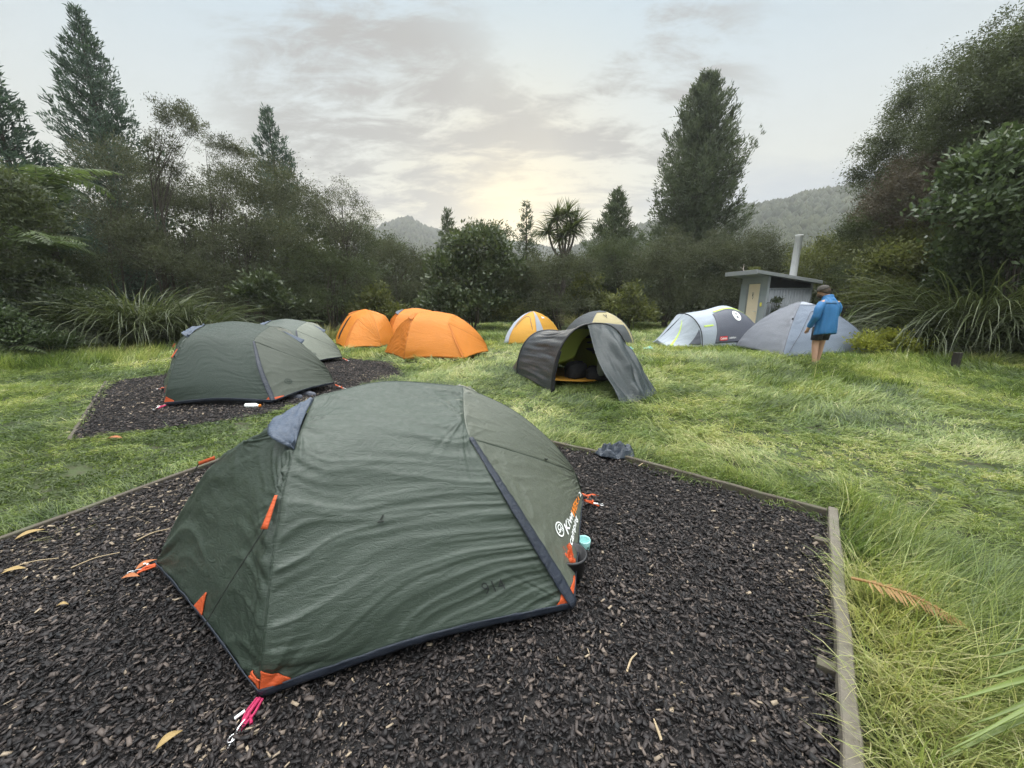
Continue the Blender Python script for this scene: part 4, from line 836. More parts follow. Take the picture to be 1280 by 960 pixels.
    # pole sleeve down the right hoop, seams, hem
    def ribbon(path, width, mat, nm, off=.012, n=40, taper=None, bow=.3):
        P = crv(path, n); tg = unit(np.gradient(P, axis=0)); ctr = T(np.array([-.7, 2.3, .3])); o_ = unit(P - ctr); o_ = unit(o_ - (o_ * tg).sum(1)[:, None] * tg); sd = np.cross(tg, o_)
        w_ = width * np.interp(np.linspace(0, 1, n + 1), *(taper or ([0, 1], [1, 1])))
        g = np.stack([P + sd * (k * w_)[:, None] + o_ * (off * (1 - bow * abs(k) * 2))for k in (-.5, -.25, 0, .25, .5)], 1)
        g += (vn(np.arange(n + 1)[:, None] * .9, np.arange(5)[None] * .8, seed + 40)[..., None] - .5) * .006 * o_[:, None]
        return cloth(nm, [g], mat, root, .004)
    ribbon(TT(B_, m2, S2), .060 * scale, mN, 'pole_sleeve', .016, 44, ([0, .12, .6, 1], [.9, 1.1, .9, .45]))
    def seam(paths, nm='seam', rad=.0035):
        mm = MB()
        for p in paths: mm.tube(crv(p, 40), rad * scale, 5)
        return mm.build(nm, mats['seam'], root, True)
    seam([TT(A_, m1b, m1, S1, H1), TT(S2, H2), TT(S2, (S2 + Q_) / 2 + np.array([.02, -.02, .01]), Q_), TT(H1, R_, H2), TT(H2, q1, q2, Q_, Dd)])
    ribbon(TT(*sag(A_, B_, .045)), .045, mN, 'hem', .004, 40); ribbon(TT(*sag(C_, A_, .03)), .04, mN, 'hem', .004, 24); ribbon(TT(*sag(B_, Dd, .03)), .03, mN if kit == 'green' else mF, 'hem', .004, 24)
    # dark inner tent standing under the fly
    k = .90; ctr = (A_ + B_ + A2 + B2) / 4; ins = [ctr + (p - ctr) * k for p in (A_, B_, B2, A2)]
    lift = lambda p, z: np.array([p[0], p[1], z]); mm = MB(); lo = [T(lift(p, .012)) for p in ins]; hi_ = [T(lift(ctr + (p - ctr) * .86, .16)) for p in (A_, B_, B2, A2)]
    tp = [T(lift(ctr + (p - ctr) * .45, .72)) for p in (A_, B_, B2, A2)]
    mm.add(lo + hi_ + tp, [(3, 2, 1, 0)] + [(i, (i + 1) % 4, 4 + (i + 1) % 4, 4 + i) for i in range(4)] + [(4 + i, 4 + (i + 1) % 4, 8 + (i + 1) % 4, 8 + i) for i in range(4)] + [(8, 9, 10, 11)])
    mm.build('inner_tent', mats['inner'], root)
    # corner patches, loops and pegs
    if kit == 'green':
        def patch(g, u0, u1, v0, v1, shape, n=10):
            g_ = []
            for j in range(n + 1):
                row = []
                for i in range(n + 1):
                    a, b = i / n, j / n; uu, vw = shape(a, b); row.append((u0 + (u1 - u0) * uu, v0 + (v1 - v0) * vw))
                g_.append(row)
            W = np.array(g_); return cloth('corner_patch', [gpt(g, W[..., 0], W[..., 1], .006)], M['orange_patch'], root, .004)
        patch(gf, 0, .080, .012, .072, lambda a, b: (a * (1 - .35 * b * b), b * (1 - .55 * a)))
        patch(glf, .93, 1, .012, .06, lambda a, b: (1 - (1 - a) * (1 - .35 * b), b))
        patch(gf, .94, 1, .012, .055, lambda a, b: (1 - (1 - a) * (1 - .9 * b), b))
        patch(glf, .48, .56, .012, .12, lambda a, b: (a + (.65 - a) * b * .95, b))
        patch(grl, .0, .16, .012, .05, lambda a, b: (a, b * (1 - .6 * a)))
        mm = MB(); t0 = m1 * .62 + S1 * .38 + np.array([-.012, -.035, .015]); t1 = m1 * .95 + S1 * .05 + np.array([-.03, -.05, -.01])
        g = np.stack([crv(TT(t0, t1), 6) + np.array([k * .012 * c, k * .012 * s_, 0]) * np.linspace(.5, 1.15, 7)[:, None] for k in (-1, 0, 1)], 1); cloth('guy_tab', [g], M['orange_patch'], root, .003)
        gy = MB(); e = C_ * .36 + A_ * .64 + np.array([-.02, -.03, .05]); gy.tube(TT(t1, (t1 + e) / 2 + np.array([-.01, -.02, -.015]), e), .0028, 5); gy.build('guy_line', M['cord'], root)
        t2 = v1 + np.array([-.01, -.02, .012]); t3 = v1 * .85 + C_ * .15 + np.array([-.06, .02, .06]); g = np.stack([crv(TT(t2, t3), 5) + np.array([0, 0, k * .010]) for k in (-1, 0, 1)], 1); cloth('guy_tab', [g], M['orange_patch'], root, .003)
        gy = MB(); gy.tube(TT(t3, np.array([-2.55, 2.62, .02])), .0028, 5); gy.build('guy_line', M['cord'], root)
        def loop(p, d, L, mat, peg=True):
            p = np.array(p, float); d = np.array(d, float) / np.linalg.norm(d); sd = np.array([-d[1], d[0], 0]); tipz = np.array([p[0] + d[0] * L, p[1] + d[1] * L, .03])
            mm = MB()
            for k in (-1, 1): mm.tube(TT(p + sd * k * .012, (p + tipz) / 2 + sd * k * .018 + np.array([0, 0, .005]), tipz), .0055 * scale, 5)
            mm.tube(TT(p, (p + tipz) / 2 + np.array([0, 0, .012]), tipz), .008 * scale, 5); mm.tube(TT((p + tipz) / 2, (p + tipz) / 2 + sd * .035 + d * .03), .006, 5)
            o = mm.build('peg_loop', mat, root, True)
            if peg:
                pg = MB(); a = tipz + d * .05 + np.array([0, 0, -.012]); pg.tube(TT(tipz + np.array([0, 0, .02]) - d * .05, tipz + np.array([0, 0, .018]), a), .0035, 6)
                ang = np.linspace(0, 2 * math.pi, 13); pg.tube([T(tipz + d * (.028 + .016 * math.cos(q)) + sd * .012 * math.sin(q) + np.array([0, 0, .006])) for q in ang], .0028, 5)
                tg = MB(); tg.tube(TT((p + tipz) / 2 + sd * -.02 + np.array([0, 0, .012]), (p + tipz) / 2 + sd * -.035 + d * .03 + np.array([0, 0, .01])), .006, 5)
                pg.build('tent_peg', M['metal'], root, True); tg.build('cord_lock', M['white_print'], root, True)
        loop(A_ + np.array([0, -.005, -.02]), A_ - np.array([-.8, 2.3, 0]), .10, M['magenta'])
        loop(C_ + np.array([0, 0, -.01]), C_ - np.array([-.8, 2.3, 0]), .10, M['orange_patch'])
        loop(Dd + np.array([.02, 0, -.03]), (1, .35, 0), .12, M['orange_patch'])
        # maker's mark: outlined round bird badge, white script and slanted orange word along the foot of the right vestibule
        ex, ey = (.105, .012), (-.02, .100)
        V1, F1 = ring2d(.78, .92, .16); o1 = np.array(V1)
        mm2 = MB(); mm2.add(V1, F1); v_, f_ = ring2d(.40, .34, .13, 20, (.08, .18)); mm2.add(v_, f_)
        mm2.add([(-.45, -.05, 0), (-.05, -.15, 0), (-.1, -.3, 0), (-.5, -.18, 0)], [(0, 1, 2, 3)]); mm2.add([(.1, -.15, 0), (.2, -.15, 0), (.24, -.55, 0), (.12, -.55, 0)], [(0, 1, 2, 3)]); mm2.add([(.32, -.12, 0), (.42, -.1, 0), (.5, -.5, 0), (.4, -.5, 0)], [(0, 1, 2, 3)])
        decal('bird_badge', grl, np.array(mm2.v), mm2.f, (.31, .27), (.070, .005), (-.004, .062), M['white_print'] if hi == 1 else mats['fly'], root)
        for txt, at_, k in (('Kiwi', (.475, .205), .115), ('camping', (.475, .115), .080)) if hi == 1 else ():
            v_, f_ = text_mesh(txt, .25, .015); decal('lettering', grl, v_, f_, at_, (k * 1.15, 0), (0, k * 1.05), M['white_print'], root)
        if hi < 1: return root, gf, T
        v_, f_ = text_mesh('WEKA', .35, .03); decal('lettering', grl, v_, f_, (.72, .20), (.100, .01), (0, .15), M['orange_print'], root)
        v_, f_ = text_mesh('2', .2, .03); decal('lettering', grl, v_, f_, (.915, .24), (.10, 0), (0, .17), M['white_print'], root)
        # tie toggles on the panels
        for g, u, v in ((gf, .40, .40), (gru, .62, .06)):
            tg = MB(); p = gpt(g, u, v, .006); q = gpt(g, u + .014, v + .012, .012); tg.tube([p, q], .004, 5); tg.tube([gpt(g, u - .012, v - .004, .008), gpt(g, u + .012, v - .006, .01)], .0035, 5)
            tg.build('toggle', M['cord'], root)
    return root, gf, T
GREEN = dict(fly=M['green'], fly2=M['green2'], deep=M['greend'], trim=M['navy'], vent=M['bluegrey'], seam=M['greend'], inner=M['black'])
root, gf, T0 = hoop_tent(O0, 0.0, 300, GREEN, 'big dark green hiking tent in the foreground with orange corner patches', hi=1.0, group='green hiking tents')
v_, f_ = text_mesh('914', .0, -.012); decal('lettering', gf, v_, f_, (.745, .115), (.062, .004), (0, .060), M['dark_print'], root, .008)
# same kind of tent on the far pad, turned a little, then the paler one behind it
def place(uA, vA, uB, vB, zz=.07):
    a, b = G(uA, vA, zz), G(uB, vB, zz); d = b - a; d0 = B_ - A_; rot = math.atan2(d[1], d[0]) - math.atan2(d0[1], d0[0])
    c, s = math.cos(rot), math.sin(rot); q = A_ - O0; return np.array([a[0] - (q[0] * c - q[1] * s), a[1] - (q[0] * s + q[1] * c), 0]), rot
GREEN2 = dict(GREEN, fly=M['green_b'], fly2=M['green2_b'])
l2, r2 = place(206, 505, 335, 502); l2 = l2 + np.array([.06, .04, 0]); hoop_tent(l2, r2, 330, GREEN2, 'dark green hiking tent standing alone on the far left bark pad', hi=.6, group='green hiking tents', scale=1.07)
GREY = dict(GREEN, fly=M['green'], fly2=M['greyg'], deep=M['green'])
hoop_tent((-5.40, 9.2, 0), R(-22), 360, GREY, 'green tent with a pale grey end panel, half hidden behind the second green tent', hi=.4, group='green hiking tents', scale=.94)
ORG = dict(fly=M['orange'], fly2=M['orange'], deep=M['orange_d'], trim=M['orange_d'], vent=M['orange_d'], seam=M['orange_s'], inner=M['slate'])
l3, r3 = place(505, 448, 575, 448); l3 = l3 + np.array([.05, .0, 0]); hoop_tent(l3, r3, 400, ORG, 'front orange hiking tent, lowest and widest of the three orange tents', hi=.5, kit='orange', group='orange hiking tents', scale=1.07)
_, zg, zT = hoop_tent((-4.7, 12.3, 0), R(-75), 420, ORG, 'left orange hiking tent with a dark zip slit in its end', hi=.45, kit='orange', group='orange hiking tents', scale=1.05)
mz = MB(); mz.tube([gpt(zg, .30, .10 + .58 * k / 10, .012) for k in range(11)], [.02, .026, .03, .03, .028, .026, .024, .022, .018, .014, .008], 6); oz = mz.build('door_zip', M['pole'], _, True)
hoop_tent((-3.25, 12.9, 0), R(-30), 440, dict(ORG, vent=M['slate']), 'orange hiking tent mostly hidden behind the other two, with a small grey vent', hi=.4, kit='orange', group='orange hiking tents', scale=1.06)
# ------------------------------------------------------------------ dome tents
def parc(p, a, k=.55, n=8):
    p, a = np.array(p, float), np.array(a, float); th = np.linspace(0, math.pi / 2, n)
    el = np.stack([p[0] + (a[0] - p[0]) * (1 - np.cos(th)), p[1] + (a[1] - p[1]) * (1 - np.cos(th)), p[2] + (a[2] - p[2]) * np.sin(th)], 1)
    t = (1 - np.cos(th))[:, None] * .5 + np.sin(th)[:, None] * .5; li = p * (1 - t) + a * t
    return el * k + li * (1 - k)
def sagl(a, b, d=.05): a, b = np.array(a, float), np.array(b, float); return [a, (a + b) / 2 + np.array([0, 0, d]), b]
def tri_panel(a, b, ap, seed, n=40, amp=.010, bulge=-.03, k=.55, sag=.05, **kw):
    g = coons(sagl(a, b, sag), [ap, np.array(ap) + [0, 0, .001]], parc(a, ap, k), parc(b, ap, k), n, n); return wrinkle(g, seed, amp, bulge, **kw)
def edge_tube(paths, nm, mat, root, rad=.007):
    for p in paths:
        mm = MB(); mm.tube(crv(p, 30), rad, 6); mm.build(nm, mat, root, True)
def sub_patch(g, u0, u1, v0, v1, off=.008, n=16, shape=None):
    a = np.linspace(0, 1, n + 1); U, W = np.meshgrid(a, a)
    if shape: U, W = shape(U, W)
    return gpt(g, u0 + (u1 - u0) * U, v0 + (v1 - v0) * W, off)
# grey dome in front of the hut
def grey_dome():
    a, b, c, d = (6.90, 11.85, .03), (6.82, 9.62, .03), (9.98, 10.55, .03), (10.1, 12.8, .03); ap = (8.22, 11.15, 1.40)
    root = thing('dome_tent', 'large plain grey dome tent beside the man in the blue jacket', 'tent', (8.2, 11.1, 0))
    gl = tri_panel(a, b, ap, 510, amp=.014, across=8); cloth('side_panel', [gl], M['dome_grey'], root)
    gf = tri_panel(b, c, ap, 511, amp=.012, across=7); cloth('door_panel', [gf], M['dome_blue'], root)
    cloth('side_panel', [tri_panel(c, d, ap, 512)], M['dome_grey'], root); cloth('side_panel', [tri_panel(d, a, ap, 513)], M['dome_grey'], root)
    edge_tube([parc(b, ap), parc(a, ap), parc(c, ap), parc(d, ap)], 'pole_sleeve', M['slate'], root, .012)
    z = [gpt(gf, .06 + .5 * t, .06 + .62 * math.sin(t * math.pi * .62), .010) for t in np.linspace(0, 1, 16)]; edge_tube([np.array(z)], 'door_zip', M['slate'], root, .008)
    tg = MB(); p = gpt(gl, .985, .52, .03); tg.tube([p, p + np.array([.0, -.02, -.09]), p + np.array([.02, -.03, -.19])], [.02, .028, .016], 6); tg.build('stuff_pouch', M['black'], root, True)
    cp = sub_patch(gf, .0, 1, .86, .985, .012); cloth('top_cap', [cp], M['pale'], root)
grey_dome()
# yellow dome with pale bands
def yellow_dome():
    a, b, c, d = (-.27, 12.25, .03), (.78, 12.3, .03), (1.72, 13.5, .03), (.45, 14.0, .03); ap = (.70, 13.15, 1.05)
    root = thing('dome_tent', 'yellow dome tent with pale grey bands behind the dark tunnel tent', 'tent', (.7, 13.1, 0))
    gd = tri_panel(a, b, ap, 520, amp=.006, k=.75); cloth('door_panel', [gd], M['yellow'], root)
    gs = tri_panel(b, c, ap, 521, amp=.006, k=.75); cloth('side_panel', [gs], M['yellow'], root)
    cloth('side_panel', [tri_panel(c, d, ap, 522, k=.75)], M['yellow'], root); cloth('side_panel', [tri_panel(d, a, ap, 523, k=.75)], M['yellow'], root)
    cloth('pale_band', [sub_patch(gs, .02, .36, .03, .97, .012, 24, lambda U, W: (U * (1 - .25 * W), W))], M['pale'], root)
    cloth('pale_band', [sub_patch(gd, .0, .13, .03, .97, .012, 24)], M['pale'], root)
    edge_tube([[gpt(gd, .13, .03, .014), gpt(gd, .2, .45, .014), gpt(gd, .5, .72, .014), gpt(gd, .82, .45, .014), gpt(gd, .97, .03, .014)]], 'door_zip', M['slate'], root, .007)
    v, f = text_mesh('\u25B2', 0, 0) if False else (np.array([(-.5, -.3, 0), (.5, -.3, 0), (.35, .1, 0), (.1, .0, 0), (-.05, .35, 0), (-.3, -.05, 0)]), [(0, 1, 2, 3, 4, 5)])
    decal('maker_mark', gs, v, f, (.66, .66), (.20, 0), (0, .14), M['white_print'], root, .015)
yellow_dome()
# tan and charcoal dome
def tan_dome():
    a, b, c, d = (2.35, 11.95, .03), (3.86, 12.15, .03), (3.7, 13.8, .03), (1.75, 13.4, .03); ap = (2.88, 12.9, 1.08)
    root = thing('dome_tent', 'tan and charcoal dome tent behind the right end of the dark tunnel tent', 'tent', (2.9, 12.9, 0))
    gf = tri_panel(a, b, ap, 530, amp=.006, k=.85); cloth('front_panel', [gf], M['tan'], root)
    gl = tri_panel(d, a, ap, 531, amp=.008, k=.85); cloth('side_panel', [gl], M['grey_d'], root)
    cloth('side_panel', [tri_panel(b, c, ap, 532, k=.85)], M['grey_d'], root); cloth('side_panel', [tri_panel(c, d, ap, 533, k=.85)], M['grey_d'], root)
    cloth('lower_panel', [sub_patch(gf, .38, .965, .02, .46, .012, 16, lambda U, W: (U * (1 - .10 * W) + .05 * W, W * (1 - .12 * U)))], M['grey_d'], root)
    cloth('top_cap', [sub_patch(gf, 0, 1, .84, .985, .012, 12)], M['grey_d'], root)
    mm = MB()
    for (x0, y0, x1, y1) in ((-.5, .3, .0, -.1), (.5, .3, .0, -.1), (0, -.1, 0, -.55), (-.5, .3, -.15, .35), (.5, .3, .15, .35), (-.25, -.1, .25, -.1)):
        d_ = np.array([x1 - x0, y1 - y0]); d_ /= np.linalg.norm(d_); nx, ny = -d_[1] * .06, d_[0] * .06
        k = len(mm.v); mm.v += [(x0 - nx, y0 - ny, 0), (x0 + nx, y0 + ny, 0), (x1 + nx, y1 + ny, 0), (x1 - nx, y1 - ny, 0)]; mm.f.append((k, k + 1, k + 2, k + 3))
    decal('maker_mark', gf, np.array(mm.v), mm.f, (.55, .68), (.20, 0), (0, .13), M['dark_print'], root, .015)
    edge_tube([parc(a, ap, .85), parc(b, ap, .85)], 'pole_sleeve', M['slate'], root, .01)
tan_dome()
# silver, slate and lime tent with a nose porch
def porch_tent():
    root = thing('dome_tent', 'silver and slate porch tent with lime trim and a round badge, left of the hut', 'tent', (6.6, 12.4, 0))
    F1, F3 = np.array([5.82, 11.72, .03]), np.array([5.15, 13.15, .03]); F2 = D(855, 392, 12.35); E1, E3 = np.array([7.95, 12.15, .03]), np.array([7.5, 13.75, .03]); E2 = np.array([7.85, 12.95, .72]); AP = D(904, 382, 12.8)
    N1, N3 = np.array([4.78, 11.85, .03]), np.array([4.72, 12.95, .03]); N0 = np.array([4.68, 12.4, .16])
    hl = [F1, F1 * .8 + F2 * .2 + np.array([.02, -.05, .30]), F1 * .35 + F2 * .65 + np.array([.02, -.12, .22]), F2]; hr = [F3, F3 * .35 + F2 * .65 + np.array([0, .12, .22]), F2]
    el = [E1, E1 * .4 + E2 * .6 + np.array([.05, -.1, .12]), E2]; top = [F2, F2 * .5 + AP * .5 + np.array([0, 0, -.02]), AP, AP * .45 + E2 * .55 + np.array([0, 0, .13]), E2]
    g = wrinkle(coons(sagl(F1, E1, .03), top, hl, el, 70, 40), 540, .009, .05, 6, 2); cloth('fly', [g, wrinkle(coons(sagl(E3, F3), top[::-1], [E3, E2], hr, 40, 24), 541, .008, .04)], M['silver'], root)
    cloth('slate_panel', [sub_patch(g, .20, .99, .06, .80, .012, 24, lambda U, W: (U + .10 * W * (1 - U) , W * (1 - .10 * (2 * U - 1) ** 2)))], M['slate'], root)
    cloth('lime_trim', [sub_patch(g, .32, .97, .765, .81, .022, 20, lambda U, W: (U, W + .9 * (1 - (2 * U - 1) ** 2)))], M['lime'], root)
    cloth('lime_trim', [sub_patch(g, .06, .20, .44, .475, .012, 12)], M['lime'], root)
    n = coons(sagl(N1, F1, .03), [N0, N0 * .5 + F2 * .5 + np.array([0, -.02, -.03]), F2], [N1, N0], hl, 50, 36); n = wrinkle(n, 542, .010, -.03, 5, 2); cloth('porch', [n, wrinkle(coons(sagl(F3, N3), [F2, N0], hr, [N3, N0], 30, 24), 543, .008, -.02)], M['silver'], root)
    cloth('porch', [coons([N3, (N1 + N3) / 2 + np.array([-.04, 0, .02]), N1], [N0, N0 + np.array([0, 0, .001])], [N3, N0], [N1, N0], 8, 6)], M['silver'], root)
    cloth('lime_trim', [sub_patch(n, 0, 1, 0, 1, .012, 26, lambda U, W: (.14 + .66 * W + .075 * (U - .5) * (1.2 - W), .03 + .86 * W ** .7))], M['lime'], root)
    cloth('mesh_vent', [sub_patch(n, .62, .965, .05, .42, .012, 12, lambda U, W: (1 - (1 - U) * (1 - W), W))], M['slate'], root)
    edge_tube([[F1, *hl[1:], *hr[::-1][1:]]], 'hoop_pole', M['pole'], root, .016)
    edge_tube([sagl(N1, F1, .025), sagl(F1, E1, .025)], 'hem', M['pale'], root, .014)
    # badge and name tag
    k = 26; V = [(math.cos(2 * math.pi * i / k), math.sin(2 * math.pi * i / k), 0) for i in range(k)]; ex, ey = (.058, .0), (.0, .115)
    decal('badge', g, np.array(V), [tuple(range(k))], (.60, .60), ex, ey, M['white_print'], root, .026)
    lam = np.array([(-.30, -.55, 0), (.30, -.55, 0), (.22, -.30, 0), (-.22, -.30, 0), (-.16, -.24, 0), (.16, -.24, 0), (.20, .16, 0), (-.20, .16, 0), (-.42, .22, 0), (.42, .22, 0), (.18, .42, 0), (-.18, .42, 0), (-.1, .45, 0), (.1, .45, 0), (.06, .62, 0), (-.06, .62, 0)])
    decal('lantern_mark', g, lam * [.9, .9, 1], [(0, 1, 2, 3), (8, 9, 10, 11), (12, 13, 14, 15)], (.60, .60), ex, ey, M['slate'], root, .032)
    v, f = text_mesh('Coleman', 0, .02); k0 = np.array([(-1, -.5, 0), (1, -.5, 0), (1, .5, 0), (-1, .5, 0)])
    decal('name_tag', g, k0, [(0, 1, 2, 3)], (.33, .155), (.062, 0), (0, .085), M['red_print'], root, .026); decal('lettering', g, v, f, (.33, .155), (.029, 0), (0, .075), M['white_print'], root, .031)
    v, f = text_mesh('DARWIN 4', 0, .02); decal('lettering', g, v, f, (.475, .150), (.022, 0), (0, .052), M['white_print'], root, .026)
porch_tent()
# ------------------------------------------------------------------ dark tunnel tent, door open
def tunnel_tent():
    ax = np.array([-.34, .94, 0]); pd = np.array([.94, .34, 0])
    root = thing('tunnel_tent', 'dark grey tunnel tent with its door open and lime inner showing', 'tent', (1.05, 7.0, 0))
    c1, c2 = np.array([1.36, 6.36, 0]), np.array([.74, 7.82, 0])
    def hp(c, hw, h, th, inset=0): return c + pd * (-(hw - inset)) * math.copysign(abs(math.cos(th)) ** .80, math.cos(th)) + np.array([0, 0, (h - inset) * math.sin(th) ** .92 + .03])
    def hoop(c, hw, h, t0=0, t1=math.pi, n=16, inset=0): return [hp(c, hw, h, t0 + (t1 - t0) * i / n, inset) for i in range(n + 1)]
    h1, h2 = hoop(c1, .76, 1.10), hoop(c2, .68, .86)
    lo = [h2[0], (h2[0] + h1[0]) / 2 + np.array([0, 0, .03]), h1[0]]; ro = [h2[-1], (h2[-1] + h1[-1]) / 2 + np.array([0, 0, .03]), h1[-1]]
    g = coons(lo, ro, h2, h1, 60, 150); u = np.linspace(0, 1, 61)[None, :]; v = np.linspace(0, 1, 151)[:, None]
    N = grid_normals(g); sgn = 1 if (N[75, 30, 2] > 0) else -1; N = N * sgn
    up = np.sin(v * math.pi)
    fold = (fbm(u * 1.2, v * 15, 601, 2) - .5) * .10 + (fbm(u * 2, v * 34, 602, 2) - .5) * .05 - .018 * np.abs(np.sin(v * 52 + 3 * fbm(u, v * 8, 604, 2))) 
    g = g + N * ((np.sin(u * math.pi) ** .8) * (fold - .10 * up))[..., None]; cloth('fly', [g], M['tunnel'], root)
    # lining of the inner tent
    i1, i2 = hoop(c1 + ax * .42, .66, .98), hoop(c2 + ax * -.05, .58, .76); gi = coons([i2[0], i1[0]], [i2[-1], i1[-1]], i2, i1, 20, 40); cloth('inner_tent', [gi], M['inner_green'], root)
    fan = MB(); bw = hoop(c2 + ax * -.06, .58, .76, n=20); fan.add([c2 + np.array([0, 0, .3])] + bw, [(0, i, i + 1) for i in range(1, 21)]); fan.build('inner_end_wall', M['inner_green'], root)
    # half of the inner front stays closed
    hh = hoop(c1 + ax * .42, .66, .98, .30, math.pi * .60, n=14); zz = np.array(hh); base_ = np.array([h1[0] * .5 + c1 * .5 + ax * .42 + [0, 0, .16]])
    fr = coons([zz[0], c1 + ax * .42 + pd * -.12 + np.array([0, 0, .50])], [zz[-1], zz[-1] + np.array([.02, 0, -.01])], zz, [c1 + ax * .42 + pd * -.12 + np.array([0, 0, .50]), c1 + ax * .42 + pd * .02 + np.array([0, 0, .8]), zz[-1]], 14, 14); cloth('inner_door', [wrinkle(fr, 604, .01)], M['inner_green'], root)
    fl = coons([c1 + ax * .30 - pd * .62 + [0, 0, .07], c1 + ax * .20 + [0, 0, .05], c1 + ax * .34 + pd * .58 + [0, 0, .06]], [c2 - pd * .55 + [0, 0, .05], c2 + pd * .55 + [0, 0, .05]], [c1 + ax * .30 - pd * .62 + [0, 0, .16], c2 - pd * .55 + [0, 0, .12]], [c1 + ax * .34 + pd * .58 + [0, 0, .10], c2 + pd * .55 + [0, 0, .1]], 30, 20)
    cloth('groundsheet', [wrinkle(fl, 605, .02, 0, 6, 3)], M['yellow'], root)
    # tail behind the rear hoop
    e1, e2 = np.array([-.06, 8.33, .03]), np.array([1.10, 8.78, .03]); t1_ = coons([e1, (e1 + e2) / 2 + np.array([-.1, .25, .05]), e2], [h2[0], h2[8], h2[-1]], [e1, h2[0]], [e2, h2[-1]], 30, 12)
    t1_ = coons([e1, (e1 + e2) / 2 + np.array([-.1, .25, .10]), e2], h2, [e1, h2[0]], [e2, h2[-1]], 50, 16); cloth('tail', [wrinkle(t1_, 606, .012, -.02, 4, 8)], M['tunnel'], root)
    for hpth in (h1, h2): edge_tube([hpth], 'hoop_pole', M['pole'], root, .018)
    # porch half rolled aside: cloth from hoop top to pegs on the right, with deep folds
    n1, n2 = G(776, 506, .03), G(822, 491, .03); hs = hoop(c1, .76, 1.10, math.pi * .46, math.pi * .93, n=14)
    fp = coons([n1, (n1 + n2) / 2 + np.array([.05, -.12, .02]), n2], hs, [n1, n1 * .5 + hs[0] * .5 + np.array([-.06, .02, -.02]), hs[0]], [n2, n2 * .45 + hs[-1] * .55 + np.array([.02, .0, .10]), hs[-1]], 70, 60)
    uu = np.linspace(0, 1, 71)[None, :]; vv = np.linspace(0, 1, 61)[:, None]; N = grid_normals(fp); N *= 1 if (N[30, 35] @ np.array([.2, -.8, .3])) > 0 else -1
    lines = uu * 6.5 + (vv - .5) * .9 + .5 * vn(uu * 2, vv * 3, 611)
    f = (fbm(lines, vv * 1.3, 612, 3) - .5) * .24 * (.25 + .75 * np.exp(-((uu - .35) / .33) ** 2)) + (fbm(lines * 2.6, vv * 2, 613, 2) - .5) * .03
    roll = .10 * np.exp(-((uu - .20 - .18 * (1 - vv)) / .055) ** 2) * np.clip((.92 - vv) * 4, 0, 1) * np.clip((vv - .22) * 6, 0, 1)
    fp = fp + N * ((f + roll) * np.clip((1 - vv) * 9, 0, 1) * np.clip(vv * 10, .25, 1))[..., None]; cloth('porch_flap', [fp], M['tunnel_flap'], root, .005)
    st = coons([hp(c1, .76, 1.1, math.pi * .93), hp(c1, .76, 1.1, math.pi)], [n2 * .55 + h1[-1] * .45 + np.array([0, 0, .25]), n2 * .3 + h1[-1] * .7 + np.array([0, 0, .02])], [hp(c1, .76, 1.1, math.pi * .93), n2 * .55 + h1[-1] * .45 + np.array([0, 0, .25])], [h1[-1], n2 * .3 + h1[-1] * .7 + np.array([0, 0, .02])], 8, 8)
    dr = coons([h1[0] + ax * -.02, h1[0] + np.array([.05, .0, 0])], [hp(c1, .76, 1.1, .62), hp(c1, .74, 1.08, .64)], hoop(c1, .765, 1.1, 0, .62, 6), [p + pd * .06 + ax * .02 for p in hoop(c1, .765, 1.1, 0, .62, 6)], 8, 24); cloth('porch_edge', [wrinkle(dr, 615, .02, 0, 9, 2)], M['black'], root, .01)
    for p, dd in ((e1, (-.3, .2)), (n1, (-.02, -.12)), (n2, (.14, -.05))):
        pg = MB(); pg.tube([p + np.array([0, 0, .02]), p + np.array([dd[0] * .8, dd[1] * .8, -.015])], .006, 5); pg.build('guy_loop', M['cord'], root)
    # things lying in the doorway
    def lump(name, c, r, label, cat, mat, seed, rot=0):
        nn = 40; th = np.linspace(0, 2 * math.pi, nn + 1); ph = np.linspace(-.5 * math.pi, .5 * math.pi, 21)
        T_, P_ = np.meshgrid(th, ph); rr = 1 + .24 * (fbm(np.cos(T_) * 1.8 + np.cos(P_) * 1.2 + 9, np.sin(T_) * 1.8 + P_ * 1.4 + 4, seed, 3) - .5) * 2
        sp = lambda a, p: np.sign(a) * np.abs(a) ** p
        X = r[0] * sp(np.cos(P_), .7) * sp(np.cos(T_), .8) * rr; Y = r[1] * sp(np.cos(P_), .7) * sp(np.sin(T_), .8) * rr; Z = r[2] * (sp(np.sin(P_), .8) * rr)
        Gd = np.stack([X * math.cos(rot) - Y * math.sin(rot), X * math.sin(rot) + Y * math.cos(rot), np.maximum(Z, -.9 * r[2])], -1) + np.array([c[0], c[1], c[2]]); o = cloth(name, [Gd], mat, None, 0); return tag(o, label, cat)
    q = c1 + ax * .52; lump('backpack', (q[0] - .02, q[1], .24), (.21, .15, .17), 'dark rounded backpack standing inside the open tunnel tent', 'backpack', M['black'], 621, .35)
    q = c1 + ax * .40 + pd * .36; lump('sleeping_bag', (q[0], q[1], .20), (.26, .22, .13), 'dark bundled sleeping bag beside the backpack in the tunnel tent', 'sleeping bag', M['black'], 622, .3)
    q = c1 + ax * .22 + pd * .30; lump('stuff_sack', (q[0], q[1], .34), (.07, .06, .16), 'grey green stuff sack hanging at the door of the tunnel tent', 'bag', M['greyg'], 623)
tunnel_tent()
